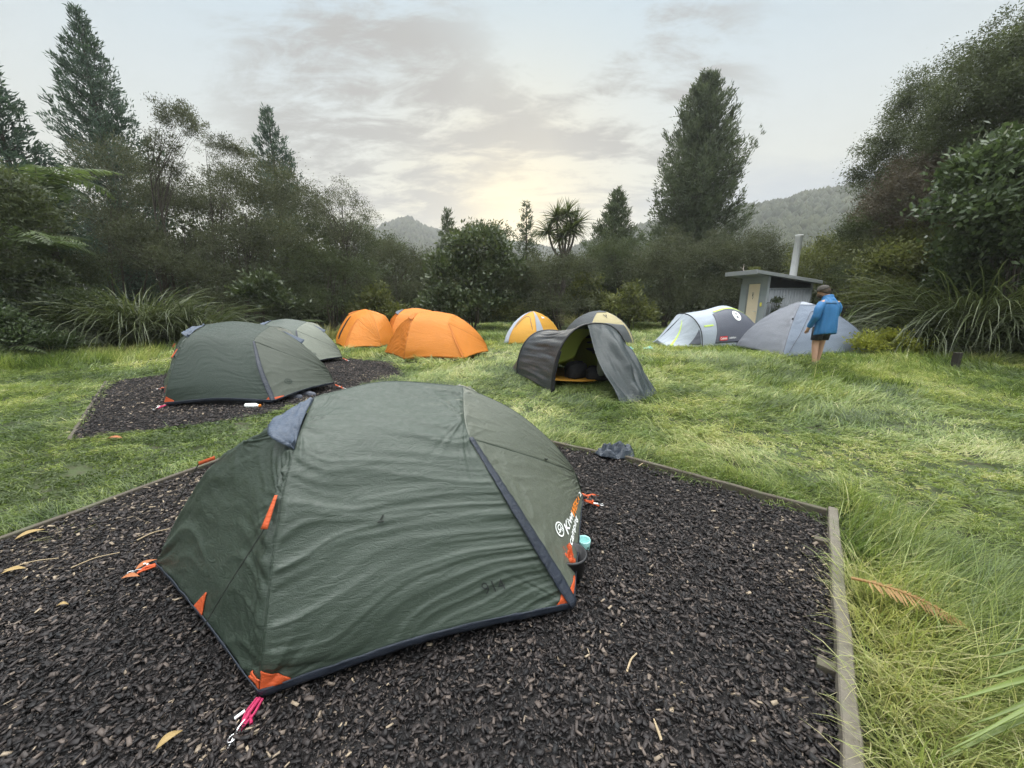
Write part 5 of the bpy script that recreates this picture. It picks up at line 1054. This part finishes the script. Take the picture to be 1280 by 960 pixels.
# ================================================================== HUT
M['hutwall'] = plain('hut_board', (.30, .325, .335), .7, .3, 0, .12, 6, .1); M['hutroof'] = plain('hut_roof', (.235, .245, .25), .6, .4, 0, .15, 8, .1)
M['hutdark'] = plain('hut_mesh_dark', (.012, .013, .015), .8, .2); M['hutdoor'] = plain('hut_door', (.82, .68, .50), .6, .3, 0, .08, 3, .08); M['pipe'] = plain('vent_pipe', (.62, .62, .62), .5, .4, 0, .08, 5, .05)
M['hutside'] = plain('hut_cladding', (.245, .26, .275), .55, .4, .2, .12, 5, .1); M['sign'] = plain('sign_yellow', (.75, .66, .12), .6)
def hut():
    X0, X1, Y0, Y1 = 9.0, 10.58, 14.0, 15.55; zr = lambda x: 2.37 - (x - 8.45) * .155
    root = thing('toilet_hut', 'small grey toilet hut with a cream door, sloping roof and white vent pipe', 'hut', (9.9, 14.7, 0))
    # front wall (facing left) with a door opening
    dy0, dy1, dz = Y0 + .36, Y0 + 1.14, 2.0; m = MB(); zt = zr(X0) - .055
    m.box((X0 + .03, (Y0 + dy0) / 2, zt / 2), (.06, dy0 - Y0, zt)); m.build('wall', M['hutwall'], root, bevel=.004)
    m = MB(); m.box((X0 + .03, (Y1 + dy1) / 2, zt / 2), (.06, Y1 - dy1, zt)); m.build('wall', M['hutwall'], root, bevel=.004)
    m = MB(); m.box((X0 + .03, (dy0 + dy1) / 2, (zt + dz) / 2), (.06, dy1 - dy0 - .004, zt - dz)); m.build('wall', M['hutwall'], root)
    d = MB(); d.box((X0 + .045, (dy0 + dy1) / 2, dz / 2 + .03), (.035, dy1 - dy0 - .06, dz - .09)); door = d.build('door', M['hutdoor'], root, bevel=.004)
    h = MB(); h.tube([(X0 + .02, dy0 + .10, 1.0), (X0 - .035, dy0 + .10, 1.0), (X0 - .035, dy0 + .20, 1.0)], .012, 6); h.build('handle', M['metal'], door)
    # plain figure pictogram on the door
    pc = MB(); yc = (dy0 + dy1) / 2 + .05; pc.box((X0 + .025, yc, 1.66), (.006, .12, .014)); pc.box((X0 + .025, yc, 1.585), (.006, .045, .10)); pc.box((X0 + .025, yc - .02, 1.48), (.006, .014, .10), M=Matrix.Rotation(.25, 3, 'X')); pc.build('door_sign', M['dark_print'], door)
    for (yy, s) in ((dy0 - .03, 1), (dy1 + .03, -1)): j = MB(); j.box((X0 - .008, yy, dz / 2), (.02, .055, dz)); j.build('door_frame', M['hutwall'], root)
    j = MB(); j.box((X0 - .008, (dy0 + dy1) / 2, dz + .03), (.02, dy1 - dy0 + .11, .055)); j.build('door_frame', M['hutwall'], root)
    sgn = MB(); sgn.box((X0 - .012, dy0 - .16, 1.25), (.012, .10, .14)); sgn.build('notice', M['sign'], root)
    # ribbed side wall facing the camera, open mesh strip above it
    n = 150; V = []; zc = 1.80
    for i in range(n + 1):
        x = X0 + .062 + (X1 - X0 - .062) * i / n; y = Y0 + .022 * math.sin(i / n * 2 * math.pi * 15); V += [(x, y, 0), (x, y, zc)]
    c = MB(); c.add(V, [(2 * i, 2 * i + 2, 2 * i + 3, 2 * i + 1) for i in range(n)]); c.build('cladding', M['hutside'], root, True, solid=.004)
    mm = MB(); mm.add([(X0 + .06, Y0 + .05, zc), (X1, Y0 + .05, min(zc, zr(X1) - .06)), (X1, Y0 + .05, zr(X1) - .055), (X0 + .06, Y0 + .05, zr(X0 + .06) - .055)], [(0, 1, 2, 3)]); mm.build('vent_mesh', M['hutdark'], root, solid=.01)
    fr = MB(); fr.box(((X0 + X1) / 2 + .03, Y0 - .008, zc + .012), (X1 - X0 - .06, .03, .03)); fr.build('sill', M['hutside'], root)
    cr = MB(); cr.box((X0 + .03, Y0 - .021, zt / 2), (.075, .04, zt)); cr.build('corner_trim', M['hutwall'], root)
    bw = MB(); bw.box(((X0 + X1) / 2, Y1 + .02, 1.0), (X1 - X0, .05, 2.0)); bw.build('wall', M['hutside'], root); bw = MB(); bw.box((X1 + .02, (Y0 + Y1) / 2, .98), (.05, Y1 - Y0, 1.96)); bw.build('wall', M['hutside'], root)
    x0, x1, y0, y1 = 8.45, 10.74, Y0 - .26, Y1 + .25; rf = MB()
    rf.add([(x0, y0, zr(x0) - .05), (x1, y0, zr(x1) - .05), (x1, y1, zr(x1) - .05), (x0, y1, zr(x0) - .05), (x0, y0, zr(x0) + .06), (x1, y0, zr(x1) + .06), (x1, y1, zr(x1) + .06), (x0, y1, zr(x0) + .06)], [(0, 3, 2, 1), (4, 5, 6, 7), (0, 1, 5, 4), (1, 2, 6, 5), (2, 3, 7, 6), (3, 0, 4, 7)])
    roof = rf.build('roof', M['hutroof'], root, bevel=.006)
    fa = MB(); fa.box((x0 - .012, (y0 + y1) / 2, zr(x0) + .0), (.022, y1 - y0, .15)); fa.build('fascia', M['hutroof'], roof, bevel=.004)
    pp = MB(); px_, py_ = 10.38, 14.75; pp.lathe((px_, py_, 0), [(.115, zr(px_) - .2), (.115, 3.66), (.125, 3.665), (.125, 3.70), (.10, 3.70), (.10, 3.5)], 20); pp.build('vent_pipe', M['pipe'], root, True)
hut()
bush((8.75, 14.35, 0), [(0, .1, .05, .16, .28, .07)], 'mossy leafy litter lying on the front of the hut roof', 'olive', 701, 36, 16, .07, .4, .05, 'leaf_litter', 'debris', 1, 6, .006, shell=.1, bz=2.39)
m = MB(); m.tube(crv([(8.55, 14.75, 2.42), (8.6, 14.9, 2.52), (8.72, 15.1, 2.72)], 8), np.linspace(.022, .007, 9), 5); m.tube(crv([(8.6, 14.9, 2.52), (8.55, 15.05, 2.6)], 4), .01, 5); tag(m.build('dead_branch', BARKP), 'dead forked branch lying on the hut roof', 'branch')
scrub(970, 13.75, [(970, 377, 0, .16, .12, .14), (972, 392, 0, .2, .12, .2), (971, 415, 0, .22, .14, .3)], 'small dark shrub growing against the ribbed side of the hut', mat='broad', seed=702, ncl=60, nl=14, leaf=.09, spread=.06, name='shrub', cat='shrub', tr=.012, stems=3)
# ================================================================== PERSON
def skinned(name, joints, edges, mat, parent, sub=2, rootv=0):
    P0 = origin(parent); me = bpy.data.meshes.new(name); me.from_pydata([tuple(np.array(j[0]) - P0) for j in joints], edges, []); me.update(); me.materials.append(mat)
    o = bpy.data.objects.new(name, me); COL.objects.link(o); o.parent = parent
    md = o.modifiers.new('skin', 'SKIN'); md.use_smooth_shade = True
    if not me.skin_vertices: bpy.context.view_layer.update()
    for i, j in enumerate(joints): d = me.skin_vertices[0].data[i]; d.radius = j[1] if isinstance(j[1], tuple) else (j[1], j[1]); d.use_root = (i == rootv)
    s = o.modifiers.new('sub', 'SUBSURF'); s.levels = sub; s.render_levels = sub; return o
M['skin'] = plain('skin', (.46, .27, .19), .55, .4, 0, .08, 12, .05); M['hair'] = plain('hair_brown', (.075, .055, .042), .8, .2, 0, .4, 60, .3)
M['jacket'] = fabric('jacket_blue', (.030, .155, .36), .5, .15, 0, .4); M['jacket_d'] = fabric('jacket_shoulder', (.035, .11, .22), .6, .2); M['shorts'] = fabric('shorts_black', (.02, .022, .03), .6, .2); M['shoe'] = plain('shoe', (.20, .20, .15), .7); M['cap'] = fabric('cap_grey', (.050, .042, .036), .7, .2)
def person():
    B = np.array([6.82, 8.5, 0.]); root = thing('person', 'person in a blue hooded jacket and black shorts, head bowed beside the grey tent', 'person', B)
    p = lambda x, y, z: B + np.array([x, y, z])
    HA = R(46); hp_ = lambda x, y, z: p(-.05 + (x + .05) * math.cos(HA) - y * math.sin(HA), (x + .05) * math.sin(HA) + y * math.cos(HA), z)
    J = [(p(0, 0, .95), (.15, .12)), (p(.02, 0, 1.15), (.13, .11)), (p(.03, 0, 1.36), (.15, .12)), (p(.0, 0, 1.49), .062), (p(-.05, 0, 1.56), .060), (hp_(-.115, 0, 1.64), (.098, .082)), (hp_(-.135, 0, 1.72), (.085, .075)),
         (p(-.01, -.10, .86), .098), (p(-.02, -.11, .52), .066), (p(.0, -.11, .40), .064), (p(.03, -.11, .12), .042), (p(.03, -.11, .05), .045), (p(-.12, -.13, .03), .036),
         (p(-.01, .10, .86), .098), (p(-.07, .11, .52), .066), (p(-.07, .11, .40), .064), (p(-.09, .11, .12), .042), (p(-.09, .11, .05), .045), (p(-.24, .10, .03), .036),
         (p(.03, -.19, 1.41), .062), (p(.03, -.27, 1.14), .048), (p(-.10, -.25, .91), .034), (p(-.135, -.245, .84), (.042, .022)),
         (p(.03, .19, 1.41), .062), (p(.0, .25, 1.14), .048), (p(-.16, .20, .95), .034), (p(-.20, .18, .89), (.042, .022)),
         (hp_(-.215, 0, 1.615), .022), (hp_(-.175, 0, 1.57), .040),
         (p(-.165, -.27, .80), .010), (p(-.178, -.27, .755), .008), (p(-.160, -.25, .785), .011), (p(-.172, -.245, .735), .008), (p(-.152, -.23, .785), .010), (p(-.158, -.222, .745), .008), (p(-.140, -.215, .79), .009), (p(-.142, -.205, .76), .007), (p(-.165, -.215, .83), .010), (p(-.19, -.20, .80), .008),
         (p(-.235, .19, .85), .011), (p(-.26, .185, .81), .008), (p(-.23, .165, .845), .011), (p(-.25, .155, .81), .008)]
    E = [(0, 1), (1, 2), (2, 3), (3, 4), (4, 5), (5, 6), (0, 7), (7, 8), (8, 9), (9, 10), (10, 11), (11, 12), (0, 13), (13, 14), (14, 15), (15, 16), (16, 17), (17, 18), (2, 19), (19, 20), (20, 21), (21, 22), (2, 23), (23, 24), (24, 25), (25, 26), (5, 27), (5, 28), (22, 29), (29, 30), (22, 31), (31, 32), (22, 33), (33, 34), (22, 35), (35, 36), (22, 37), (37, 38), (26, 39), (39, 40), (26, 41), (41, 42)]
    skinned('body', J, E, M['skin'], root)
    # jacket: loose torso and sleeves
    def sweep(rings, n=36, fold=.02, seed=0):
        V = []
        for i, (c, rx, ry, tilt) in enumerate(rings):
            for k in range(n):
                a = 2 * math.pi * k / n; w_ = 1 + fold * 2 * (vn(k * .55, i * .35, seed) - .5); V.append((c[0] + rx * w_ * math.cos(a), c[1] + ry * w_ * math.sin(a), c[2] + tilt * math.cos(a)))
        Fs = [(i * n + k, i * n + (k + 1) % n, (i + 1) * n + (k + 1) % n, (i + 1) * n + k) for i in range(len(rings) - 1) for k in range(n)]
        m = MB(); m.add(V, Fs); return m
    jk = sweep([(p(.03, 0, .725), .205, .212, .05), (p(.04, 0, .86), .200, .21, .03), (p(.045, 0, 1.02), .185, .20, .01), (p(.045, 0, 1.16), .172, .192, 0), (p(.04, 0, 1.30), .170, .20, 0), (p(.035, 0, 1.40), .155, .19, .0), (p(.02, 0, 1.46), .125, .155, .01), (p(.0, 0, 1.50), .095, .105, .02), (p(-.015, 0, 1.555), .095, .095, .025), (p(-.02, 0, 1.575), .085, .085, .025)], 40, .10, 801)
    body_j = jk.build('jacket', M['jacket'], root, True, solid=.012, sub=1)
    for sg, el, wr, sh in ((-1, (.035, -.275, 1.14), (-.105, -.25, .90), (.03, -.17, 1.405)), (1, (.0, .26, 1.14), (-.165, .20, .945), (.03, .17, 1.405))):
        m = MB(); path = crv([p(*sh), p(sh[0] + .01, (sh[1] + el[1]) / 2 + sg * .025, (sh[2] + el[2]) / 2 + .02), p(*el), p((el[0] + wr[0]) / 2, (el[1] + wr[1]) / 2, (el[2] + wr[2]) / 2), p(*wr)], 22); rr = np.interp(np.linspace(0, 1, 23), [0, .15, .5, .9, 1], [.085, .088, .074, .058, .050]) * (1 + .12 * (vn(np.arange(23) * .8, np.zeros(23), 805 + sg) - .5)); m.tube(path, rr, 14); m.build('sleeve', M['jacket'], body_j, True)
    hd = sweep([(p(.025, 0, 1.44), .125, .15, .02), (p(.035, 0, 1.495), .100, .115, .0), (p(.025, 0, 1.54), .085, .098, -.02), (p(.0, 0, 1.565), .07, .08, -.01)], 28, .12, 803); hd.build('hood', M['jacket'], body_j, True, solid=.012, sub=1)
    yk = sweep([(p(.035, 0, 1.415), .155, .190, -.01), (p(.028, 0, 1.44), .141, .172, -.01), (p(.02, 0, 1.462), .127, .157, 0)], 40, .10, 801); yk.build('shoulder_yoke', M['jacket_d'], body_j, True, solid=.006)
    sh = MB()
    for sg, kx in ((-1, -.015), (1, -.04)):
        s_ = sweep([(p(kx - .0, sg * .11, .615), .098, .100, 0), (p(kx * .6, sg * .105, .74), .108, .105, 0), (p(0, sg * .09, .90), .125, .115, 0)], 24, .08, 807 + sg); sh.add(s_.v, s_.f)
    w_ = sweep([(p(0, 0, .82), .135, .20, 0), (p(.01, 0, 1.0), .14, .17, 0)], 24, .02, 809); sh.add(w_.v, w_.f); sh.build('shorts', M['shorts'], root, True, solid=.006)
    def cap(name, mat, c, r, cut, tilt):
        n, mrow = 24, 9; V = []
        for j in range(mrow + 1):
            ph = cut + (math.pi / 2 - cut) * j / mrow
            for k in range(n):
                a = 2 * math.pi * k / n; q = Vector((r[0] * math.cos(ph) * math.cos(a), r[1] * math.cos(ph) * math.sin(a), r[2] * math.sin(ph))); q.rotate(Euler((0, tilt, HA))); V.append(tuple(np.array(q) + c))
        m = MB(); m.add(V, [(j * n + k, j * n + (k + 1) % n, (j + 1) * n + (k + 1) % n, (j + 1) * n + k) for j in range(mrow) for k in range(n)]); return m.build(name, mat, root, True, solid=.006)
    cap('hair', M['hair'], hp_(-.108, 0, 1.668), (.118, .098, .118), -.35, .25)
    hat = cap('beanie', M['cap'], hp_(-.118, 0, 1.686), (.119, .099, .108), .10, -.42)
    bd = cap('beard', M['hair'], hp_(-.160, 0, 1.575), (.060, .062, .055), -.2, math.pi + .5)
    root.rotation_euler = (0, 0, R(-78))
    for dx, y in ((.0, -.115), (-.12, .108)):
        m = sweep([(p(-.03 + dx, y, .0), .135, .05, 0), (p(-.03 + dx, y, .05), .13, .052, .0), (p(.0 + dx, y, .085), .085, .050, .01), (p(.025 + dx, y, .13), .055, .052, .0)], 20, .03, 811); m.add([p(-.03 + dx, y, .0)], []); m.build('shoe', M['shoe'], root, True, solid=.006)
person()
# ================================================================== SMALL THINGS
def heap(name, c, r, label, cat, mat, seed, lobes=1):
    nn = 56; th = np.linspace(0, 2 * math.pi, nn + 1); ph = np.linspace(0, .5 * math.pi, 24); T_, P_ = np.meshgrid(th, ph); x, y = np.cos(T_) * np.cos(P_), np.sin(T_) * np.cos(P_)
    fo = fbm(x * 2.4 + 8, y * 2.4 + 8, seed, 4); ri = 1 - np.abs(2 * fbm(x * 3.4 + 3, y * 3.4 + 1, seed + 1, 3) - 1) * 2
    rr = .72 + .55 * fo; Gd = np.stack([r[0] * x * rr, r[1] * y * rr, r[2] * np.maximum(0, np.sin(P_) * (.45 + .7 * fo) + .42 * ri * np.abs(np.cos(P_)) ** .5 * np.abs(np.sin(P_ * 2)) ** .5)], -1) + np.array(c); o = cloth(name, [Gd], mat, None, .004); return tag(o, label, cat)
def crumple(name, c, r, label, cat, mat, seed, cells=24, amp=.10):
    rng = np.random.default_rng(seed); n = 90; a = np.linspace(-1, 1, n + 1); X, Y = np.meshgrid(a, a)
    q = np.sqrt(1 - np.minimum(Y * Y, 1) / 2); x = X * q; y = Y * np.sqrt(1 - np.minimum(X * X, 1) / 2); rad = np.hypot(x, y)
    pts = rng.uniform(-1.1, 1.1, (cells, 2)); d = np.sort(np.hypot(x[..., None] + .10 * (vn(x * 5, y * 5, seed)[..., None] - .5) - pts[:, 0], (y[..., None] - pts[:, 1]) * 1.2), axis=2)
    z = r[2] * np.clip(1 - rad ** 2.2, 0, 1) ** .6 * (.45 + .75 * fbm(x * 1.3 + 5, y * 1.3 + 2, seed, 2)) + amp * (d[..., 1] - d[..., 0]) * 2.2 * np.clip((1.02 - rad) * 4, 0, 1) + .02 * (fbm(x * 7, y * 7, seed + 3) - .5)
    ed = 1 + .35 * (fbm(np.cos(np.arctan2(y, x)) * 2 + 4, np.sin(np.arctan2(y, x)) * 2 + 4, seed + 5, 3) - .5)
    o = cloth(name, [np.stack([c[0] + x * r[0] * ed, c[1] + y * r[1] * ed, c[2] + np.maximum(z, .004)], -1)], mat, None, .003); return tag(o, label, cat)
crumple('crumpled_bag', (1.02, 3.56, .05), (.20, .13, .055), 'crumpled dark blue bag lying on the back timber board of the near pad', 'bag', M['bagnavy'], 901)
# bucket under the right corner of the near tent
def bucket():
    p = G(716, 728, 0); root = thing('bucket', 'black bucket under the right corner of the big green tent', 'bucket', p); p = np.array(p) + [-.02, .03, 0]
    m = MB(); m.lathe(p, [(.0, .012), (.070, .012), (.078, .015), (.092, .155), (.099, .158), (.099, .172), (.088, .172), (.072, .03), (.0, .028)], 28); m.build('body', M['pole'], root, True)
    g = heap('red_cloth', (p[0] - .02, p[1] - .01, .05), (.055, .055, .16), None, None, M['orange_patch'], 905); tag(g, 'rust red cloth stuffed in the black bucket', 'cloth')
bucket()
def soap():
    p = G(736, 690, 0); root = thing('drinking_cup', 'small pale aqua cup peeping out beside the lettering of the big green tent', 'cup', p); q = np.array(p) + [-.035, .0, .0]
    m = MB(); m.lathe(q, [(.0, .006), (.030, .006), (.036, .012), (.042, .085), (.040, .094), (.037, .085), (.031, .02), (.0, .018)], 24); m.build('body', M['aqua'], root, True)
    d = MB(); d.lathe((0, 0, 0), [(.0, .003), (.006, .0), (.006, -.002)], 12); d.v = [(q[0] + .0415 + z_ - .001, q[1] + x_ - .012, .058 + y_) for (x_, y_, z_) in d.v] if False else [(q[0] + .020 + x_, q[1] - .0365 + z_, .055 + y_) for (x_, y_, z_) in d.v]; d.build('spot', M['pole'], root)
M['aqua'] = plain('aqua_plastic', (.36, .68, .66), .4, .5, 0, .05)
soap()
def bottle():
    p = G(318, 508, .03); root = thing('white_bottle', 'white bottle lying at the foot of the second green tent', 'bottle', p)
    m = MB(); L = [(0, .012), (.01, .034), (.15, .035), (.19, .018), (.2, .016), (.22, .016), (.225, .008)]; n = 16
    V = [(p[0] - .11 + x_, p[1] - .03 + r_ * math.cos(2 * math.pi * k / n), .05 + r_ * math.sin(2 * math.pi * k / n)) for x_, r_ in L for k in range(n)]; m.add(V, [(i * n + k, i * n + (k + 1) % n, (i + 1) * n + (k + 1) % n, (i + 1) * n + k) for i in range(len(L) - 1) for k in range(n)]); m.build('body', M['white_print'], root, True)
    c = MB(); c.box((p[0] + .10, p[1] - .03, .05), (.03, .036, .036)); c.build('cap', M['orange_print'], root, bevel=.008)
bottle()
def sandal(p, rz, label):
    root = thing('sandal', label, 'sandal', (p[0], p[1], 0)); m = MB(); n = 22; V = []
    for z in (.11, .135):
        for k in range(n):
            a = 2 * math.pi * k / n; x, y = .14 * math.cos(a), (.048 + .008 * math.cos(a)) * math.sin(a); V.append((p[0] + x * math.cos(rz) - y * math.sin(rz), p[1] + x * math.sin(rz) + y * math.cos(rz), z))
    m.add(V, [tuple(range(n))[::-1], tuple(range(n, 2 * n))] + [(k, (k + 1) % n, n + (k + 1) % n, n + k) for k in range(n)]); m.build('sole', M['aqua'], root, bevel=.004)
    c, s = math.cos(rz), math.sin(rz); a = lambda x, y, z: (p[0] + x * c - y * s, p[1] + x * s + y * c, z); t = MB()
    for sy in (-1, 1): t.tube(crv([a(.08, 0, .138), a(.05, sy * .03, .175), a(.0, sy * .05, .138)], 8), .009, 6)
    t.build('strap', M['aqua'], root)
sandal(G(786, 439, .06), .3, 'pale aqua sandal in the grass, the left one of a pair'); sandal(G(810, 438, .06), .1, 'pale aqua sandal in the grass, the right one of a pair')
for (u, v, dx, lab) in ((368, 497, 0, 'left one of two dark shoes under the edge of the second green tent'), (385, 494, 0, 'right one of two dark shoes under the edge of the second green tent')):
    p = G(u, v, .03); root = thing('shoe', lab, 'shoe', (p[0], p[1], 0)); V = []; n = 18; pr = [(.0, 1, 1), (.03, 1.02, 1.02), (.06, .92, .9), (.085, .55, .75), (.09, .35, .5)]
    for z, kx, ky in pr:
        for k in range(n): a = 2 * math.pi * k / n; V.append((p[0] + .13 * kx * math.cos(a) - (.03 if z > .07 else 0), p[1] + .048 * ky * math.sin(a), z + .01))
    m = MB(); m.add(V, [(i * n + k, i * n + (k + 1) % n, (i + 1) * n + (k + 1) % n, (i + 1) * n + k) for i in range(len(pr) - 1) for k in range(n)] + [tuple(range(4 * n, 5 * n))]); m.build('upper', M['slate'], root, True)
    m = MB(); m.add([(p[0] + .14 * math.cos(2 * math.pi * k / n), p[1] + .053 * math.sin(2 * math.pi * k / n), z) for z in (.0, .018) for k in range(n)], [tuple(range(n))[::-1], tuple(range(n, 2 * n))] + [(k, (k + 1) % n, n + (k + 1) % n, n + k) for k in range(n)]); m.build('sole', M['white_print'], root)
# orange ground anchor beyond the right vestibule
p = G(733, 624, 0); m = MB()
for a, L in ((.1, .10), (2.6, .09), (-1.5, .05)): m.tube(crv([p + [0, 0, .022], p + [L * .5 * math.cos(a), L * .5 * math.sin(a), .035], p + [L * math.cos(a), L * math.sin(a), .02]], 6), [.013, .012, .010, .009, .008, .007, .006], 6)
tag(m.build('guy_strap', M['orange_patch'], smooth=True), 'bright orange guy strap knotted on the bark right of the big green tent', 'strap')
# dark post by the right tussock
p = G(1192, 463, 0); m = MB(); m.box((p[0], p[1], .17), (.12, .11, .44), .2); tag(m.build('wooden_post', plain('post_dark', (.03, .026, .022), .8, .2, 0, .3, 20, .4), bevel=.012), 'short dark wooden post standing in front of the right tussocks', 'post')
# fallen leaves, sticks and twigs that stand out on the bark
M['leaf_y'] = plain('leaf_straw', (.30, .21, .09), .6, .3, 0, .2, 30); M['leaf_o'] = plain('leaf_rust', (.34, .12, .045), .55, .35, 0, .25, 30); M['stick'] = plain('stick_pale', (.36, .28, .18), .75, .2, 0, .25, 40)
def leaf(u, v, L, az, mat, label):
    p = G(u, v, .045); n = 10; V = []
    for i in range(n + 1):
        t = i / n; w = L * .20 * math.sin(math.pi * t ** .85) + .0008; c = p + np.array([math.cos(az), math.sin(az), 0]) * L * (t - .5) + np.array([0, 0, .012 * math.sin(t * 3)]); s = np.array([-math.sin(az), math.cos(az), 0]) * w
        V += [c - s + np.array([0, 0, w * .35]), c, c + s + np.array([0, 0, w * .35])]
    m = MB(); m.add(V, [q for i in range(n) for q in ((3 * i, 3 * i + 3, 3 * i + 4, 3 * i + 1), (3 * i + 1, 3 * i + 4, 3 * i + 5, 3 * i + 2))]); tag(m.build('fallen_leaf', mat, smooth=True, solid=.0012), label, 'leaf', 'fallen leaves on the bark')
leaf(38, 668, .13, 1.0, M['leaf_y'], 'straw coloured fallen leaf against the left timber board'); leaf(163, 722, .09, .2, M['leaf_o'], 'rust orange fallen leaf left of the big green tent'); leaf(183, 706, .10, 1.1, M['leaf_o'], 'curled rust leaf touching the left corner of the big green tent')
leaf(17, 714, .10, .5, M['leaf_y'], 'pale narrow fallen leaf near the left edge of the bark'); leaf(212, 925, .075, .9, M['leaf_y'], 'pale fallen leaf on the bark in front of the big green tent'); leaf(78, 757, .05, .3, M['leaf_y'], 'small yellow leaf on the bark at lower left')
def stick(u, v, L, az, label, r=.005):
    p = G(u, v, .045); d = np.array([math.cos(az), math.sin(az), 0]); m = MB(); m.tube(crv([p - d * L / 2, p + np.array([-d[1], d[0], 0]) * L * .05 + [0, 0, .01], p + d * L / 2], 8), r * np.linspace(1, .6, 9), 5); tag(m.build('stick', M['stick'], smooth=True), label, 'stick', 'sticks on the bark')
stick(790, 828, .11, .9, 'pale stick on the bark right of the big green tent'); stick(822, 912, .07, 1.6, 'short pale stick near the bottom of the bark', .006); stick(192, 668, .16, .9, 'pale stick on the bark left of the big green tent'); stick(40, 705, .22, .5, 'long thin stick near the left edge of the bark', .004); stick(806, 580, .17, .55, 'pale stick near the crumpled bag', .005); stick(120, 700, .2, .75, 'thin dark tipped stick on the bark at far left', .004)
leaf(143, 548, .16, .1, M['leaf_o'], 'rust coloured leaf on the front edge of the far bark pad')
# dead frond and a green strap-leaved plant at the lower right
rng = np.random.default_rng(940); r0 = thing('dead_frond', 'dead orange brown frond lying in the tall grass by the right timber board', 'frond', (1.74, 1.62, 0))
P, V, Fq, T_ = frond_parts(np.array([1.70, 1.66, .20]), -.62, R(10), R(-34), .46, rng, 26, .17); np_mesh('leaflets', V, Fq, LM['dead'], r0, tint=T_); v, f = tube_arrays(P, np.linspace(.008, .002, len(P)), 5); np_mesh('stalk', v, f, LM['dead'], r0, tint=np.full(len(f), .8))
def flax():
    base = np.array([2.35, .98, 0.]); rng = np.random.default_rng(950); tips = [(1183, 876, .30, .022), (1222, 850, .34, .016), (1195, 925, .22, .016), (1160, 955, .12, .018), (1230, 822, .40, .020), (1215, 905, .25, .022), (1260, 800, .46, .018), (1180, 940, .30, .014), (1235, 870, .2, .014)]
    V = []; Fs = []; T_ = []; n = 0
    root = thing('flax_plant', 'green flax plant with long strap leaves entering at the lower right corner', 'plant', base)
    for (u, v, z, w) in tips:
        t = G(u, v, z); mid = (base + t) / 2 + np.array([0, .04, .16 + .1 * rng.random()]); P = crv([base + rng.normal(0, .04, 3) * [1, 1, 0], mid, t], 14); tg = unit(np.gradient(P, axis=0)); sd = unit(np.cross(tg, [0, 0, 1.]) + rng.normal(0, .15, 3)); nn = np.cross(sd, tg)
        ww = (w * np.interp(np.linspace(0, 1, 15), [0, .2, .7, 1], [.7, 1, .85, .04]) / 2)[:, None]; g = np.stack([P - sd * ww + nn * ww * .5, P, P + sd * ww + nn * ww * .5], 1)
        lf = np_mesh('leaf', g.reshape(-1, 3), grid_faces(14, 2), LM['flax'], root, tint=np.full(28, rng.uniform(.3, .9)), smooth=True); lf.modifiers.new('solid', 'SOLIDIFY').thickness = .003
flax()

tussock(G(88, 668), 34, .13, 'small pale grass tuft growing through the bark near the left timber board', 'toe_y', 960, .005, 'grass_tuft', .09, (10, 60), (-30, 20), 'grass')
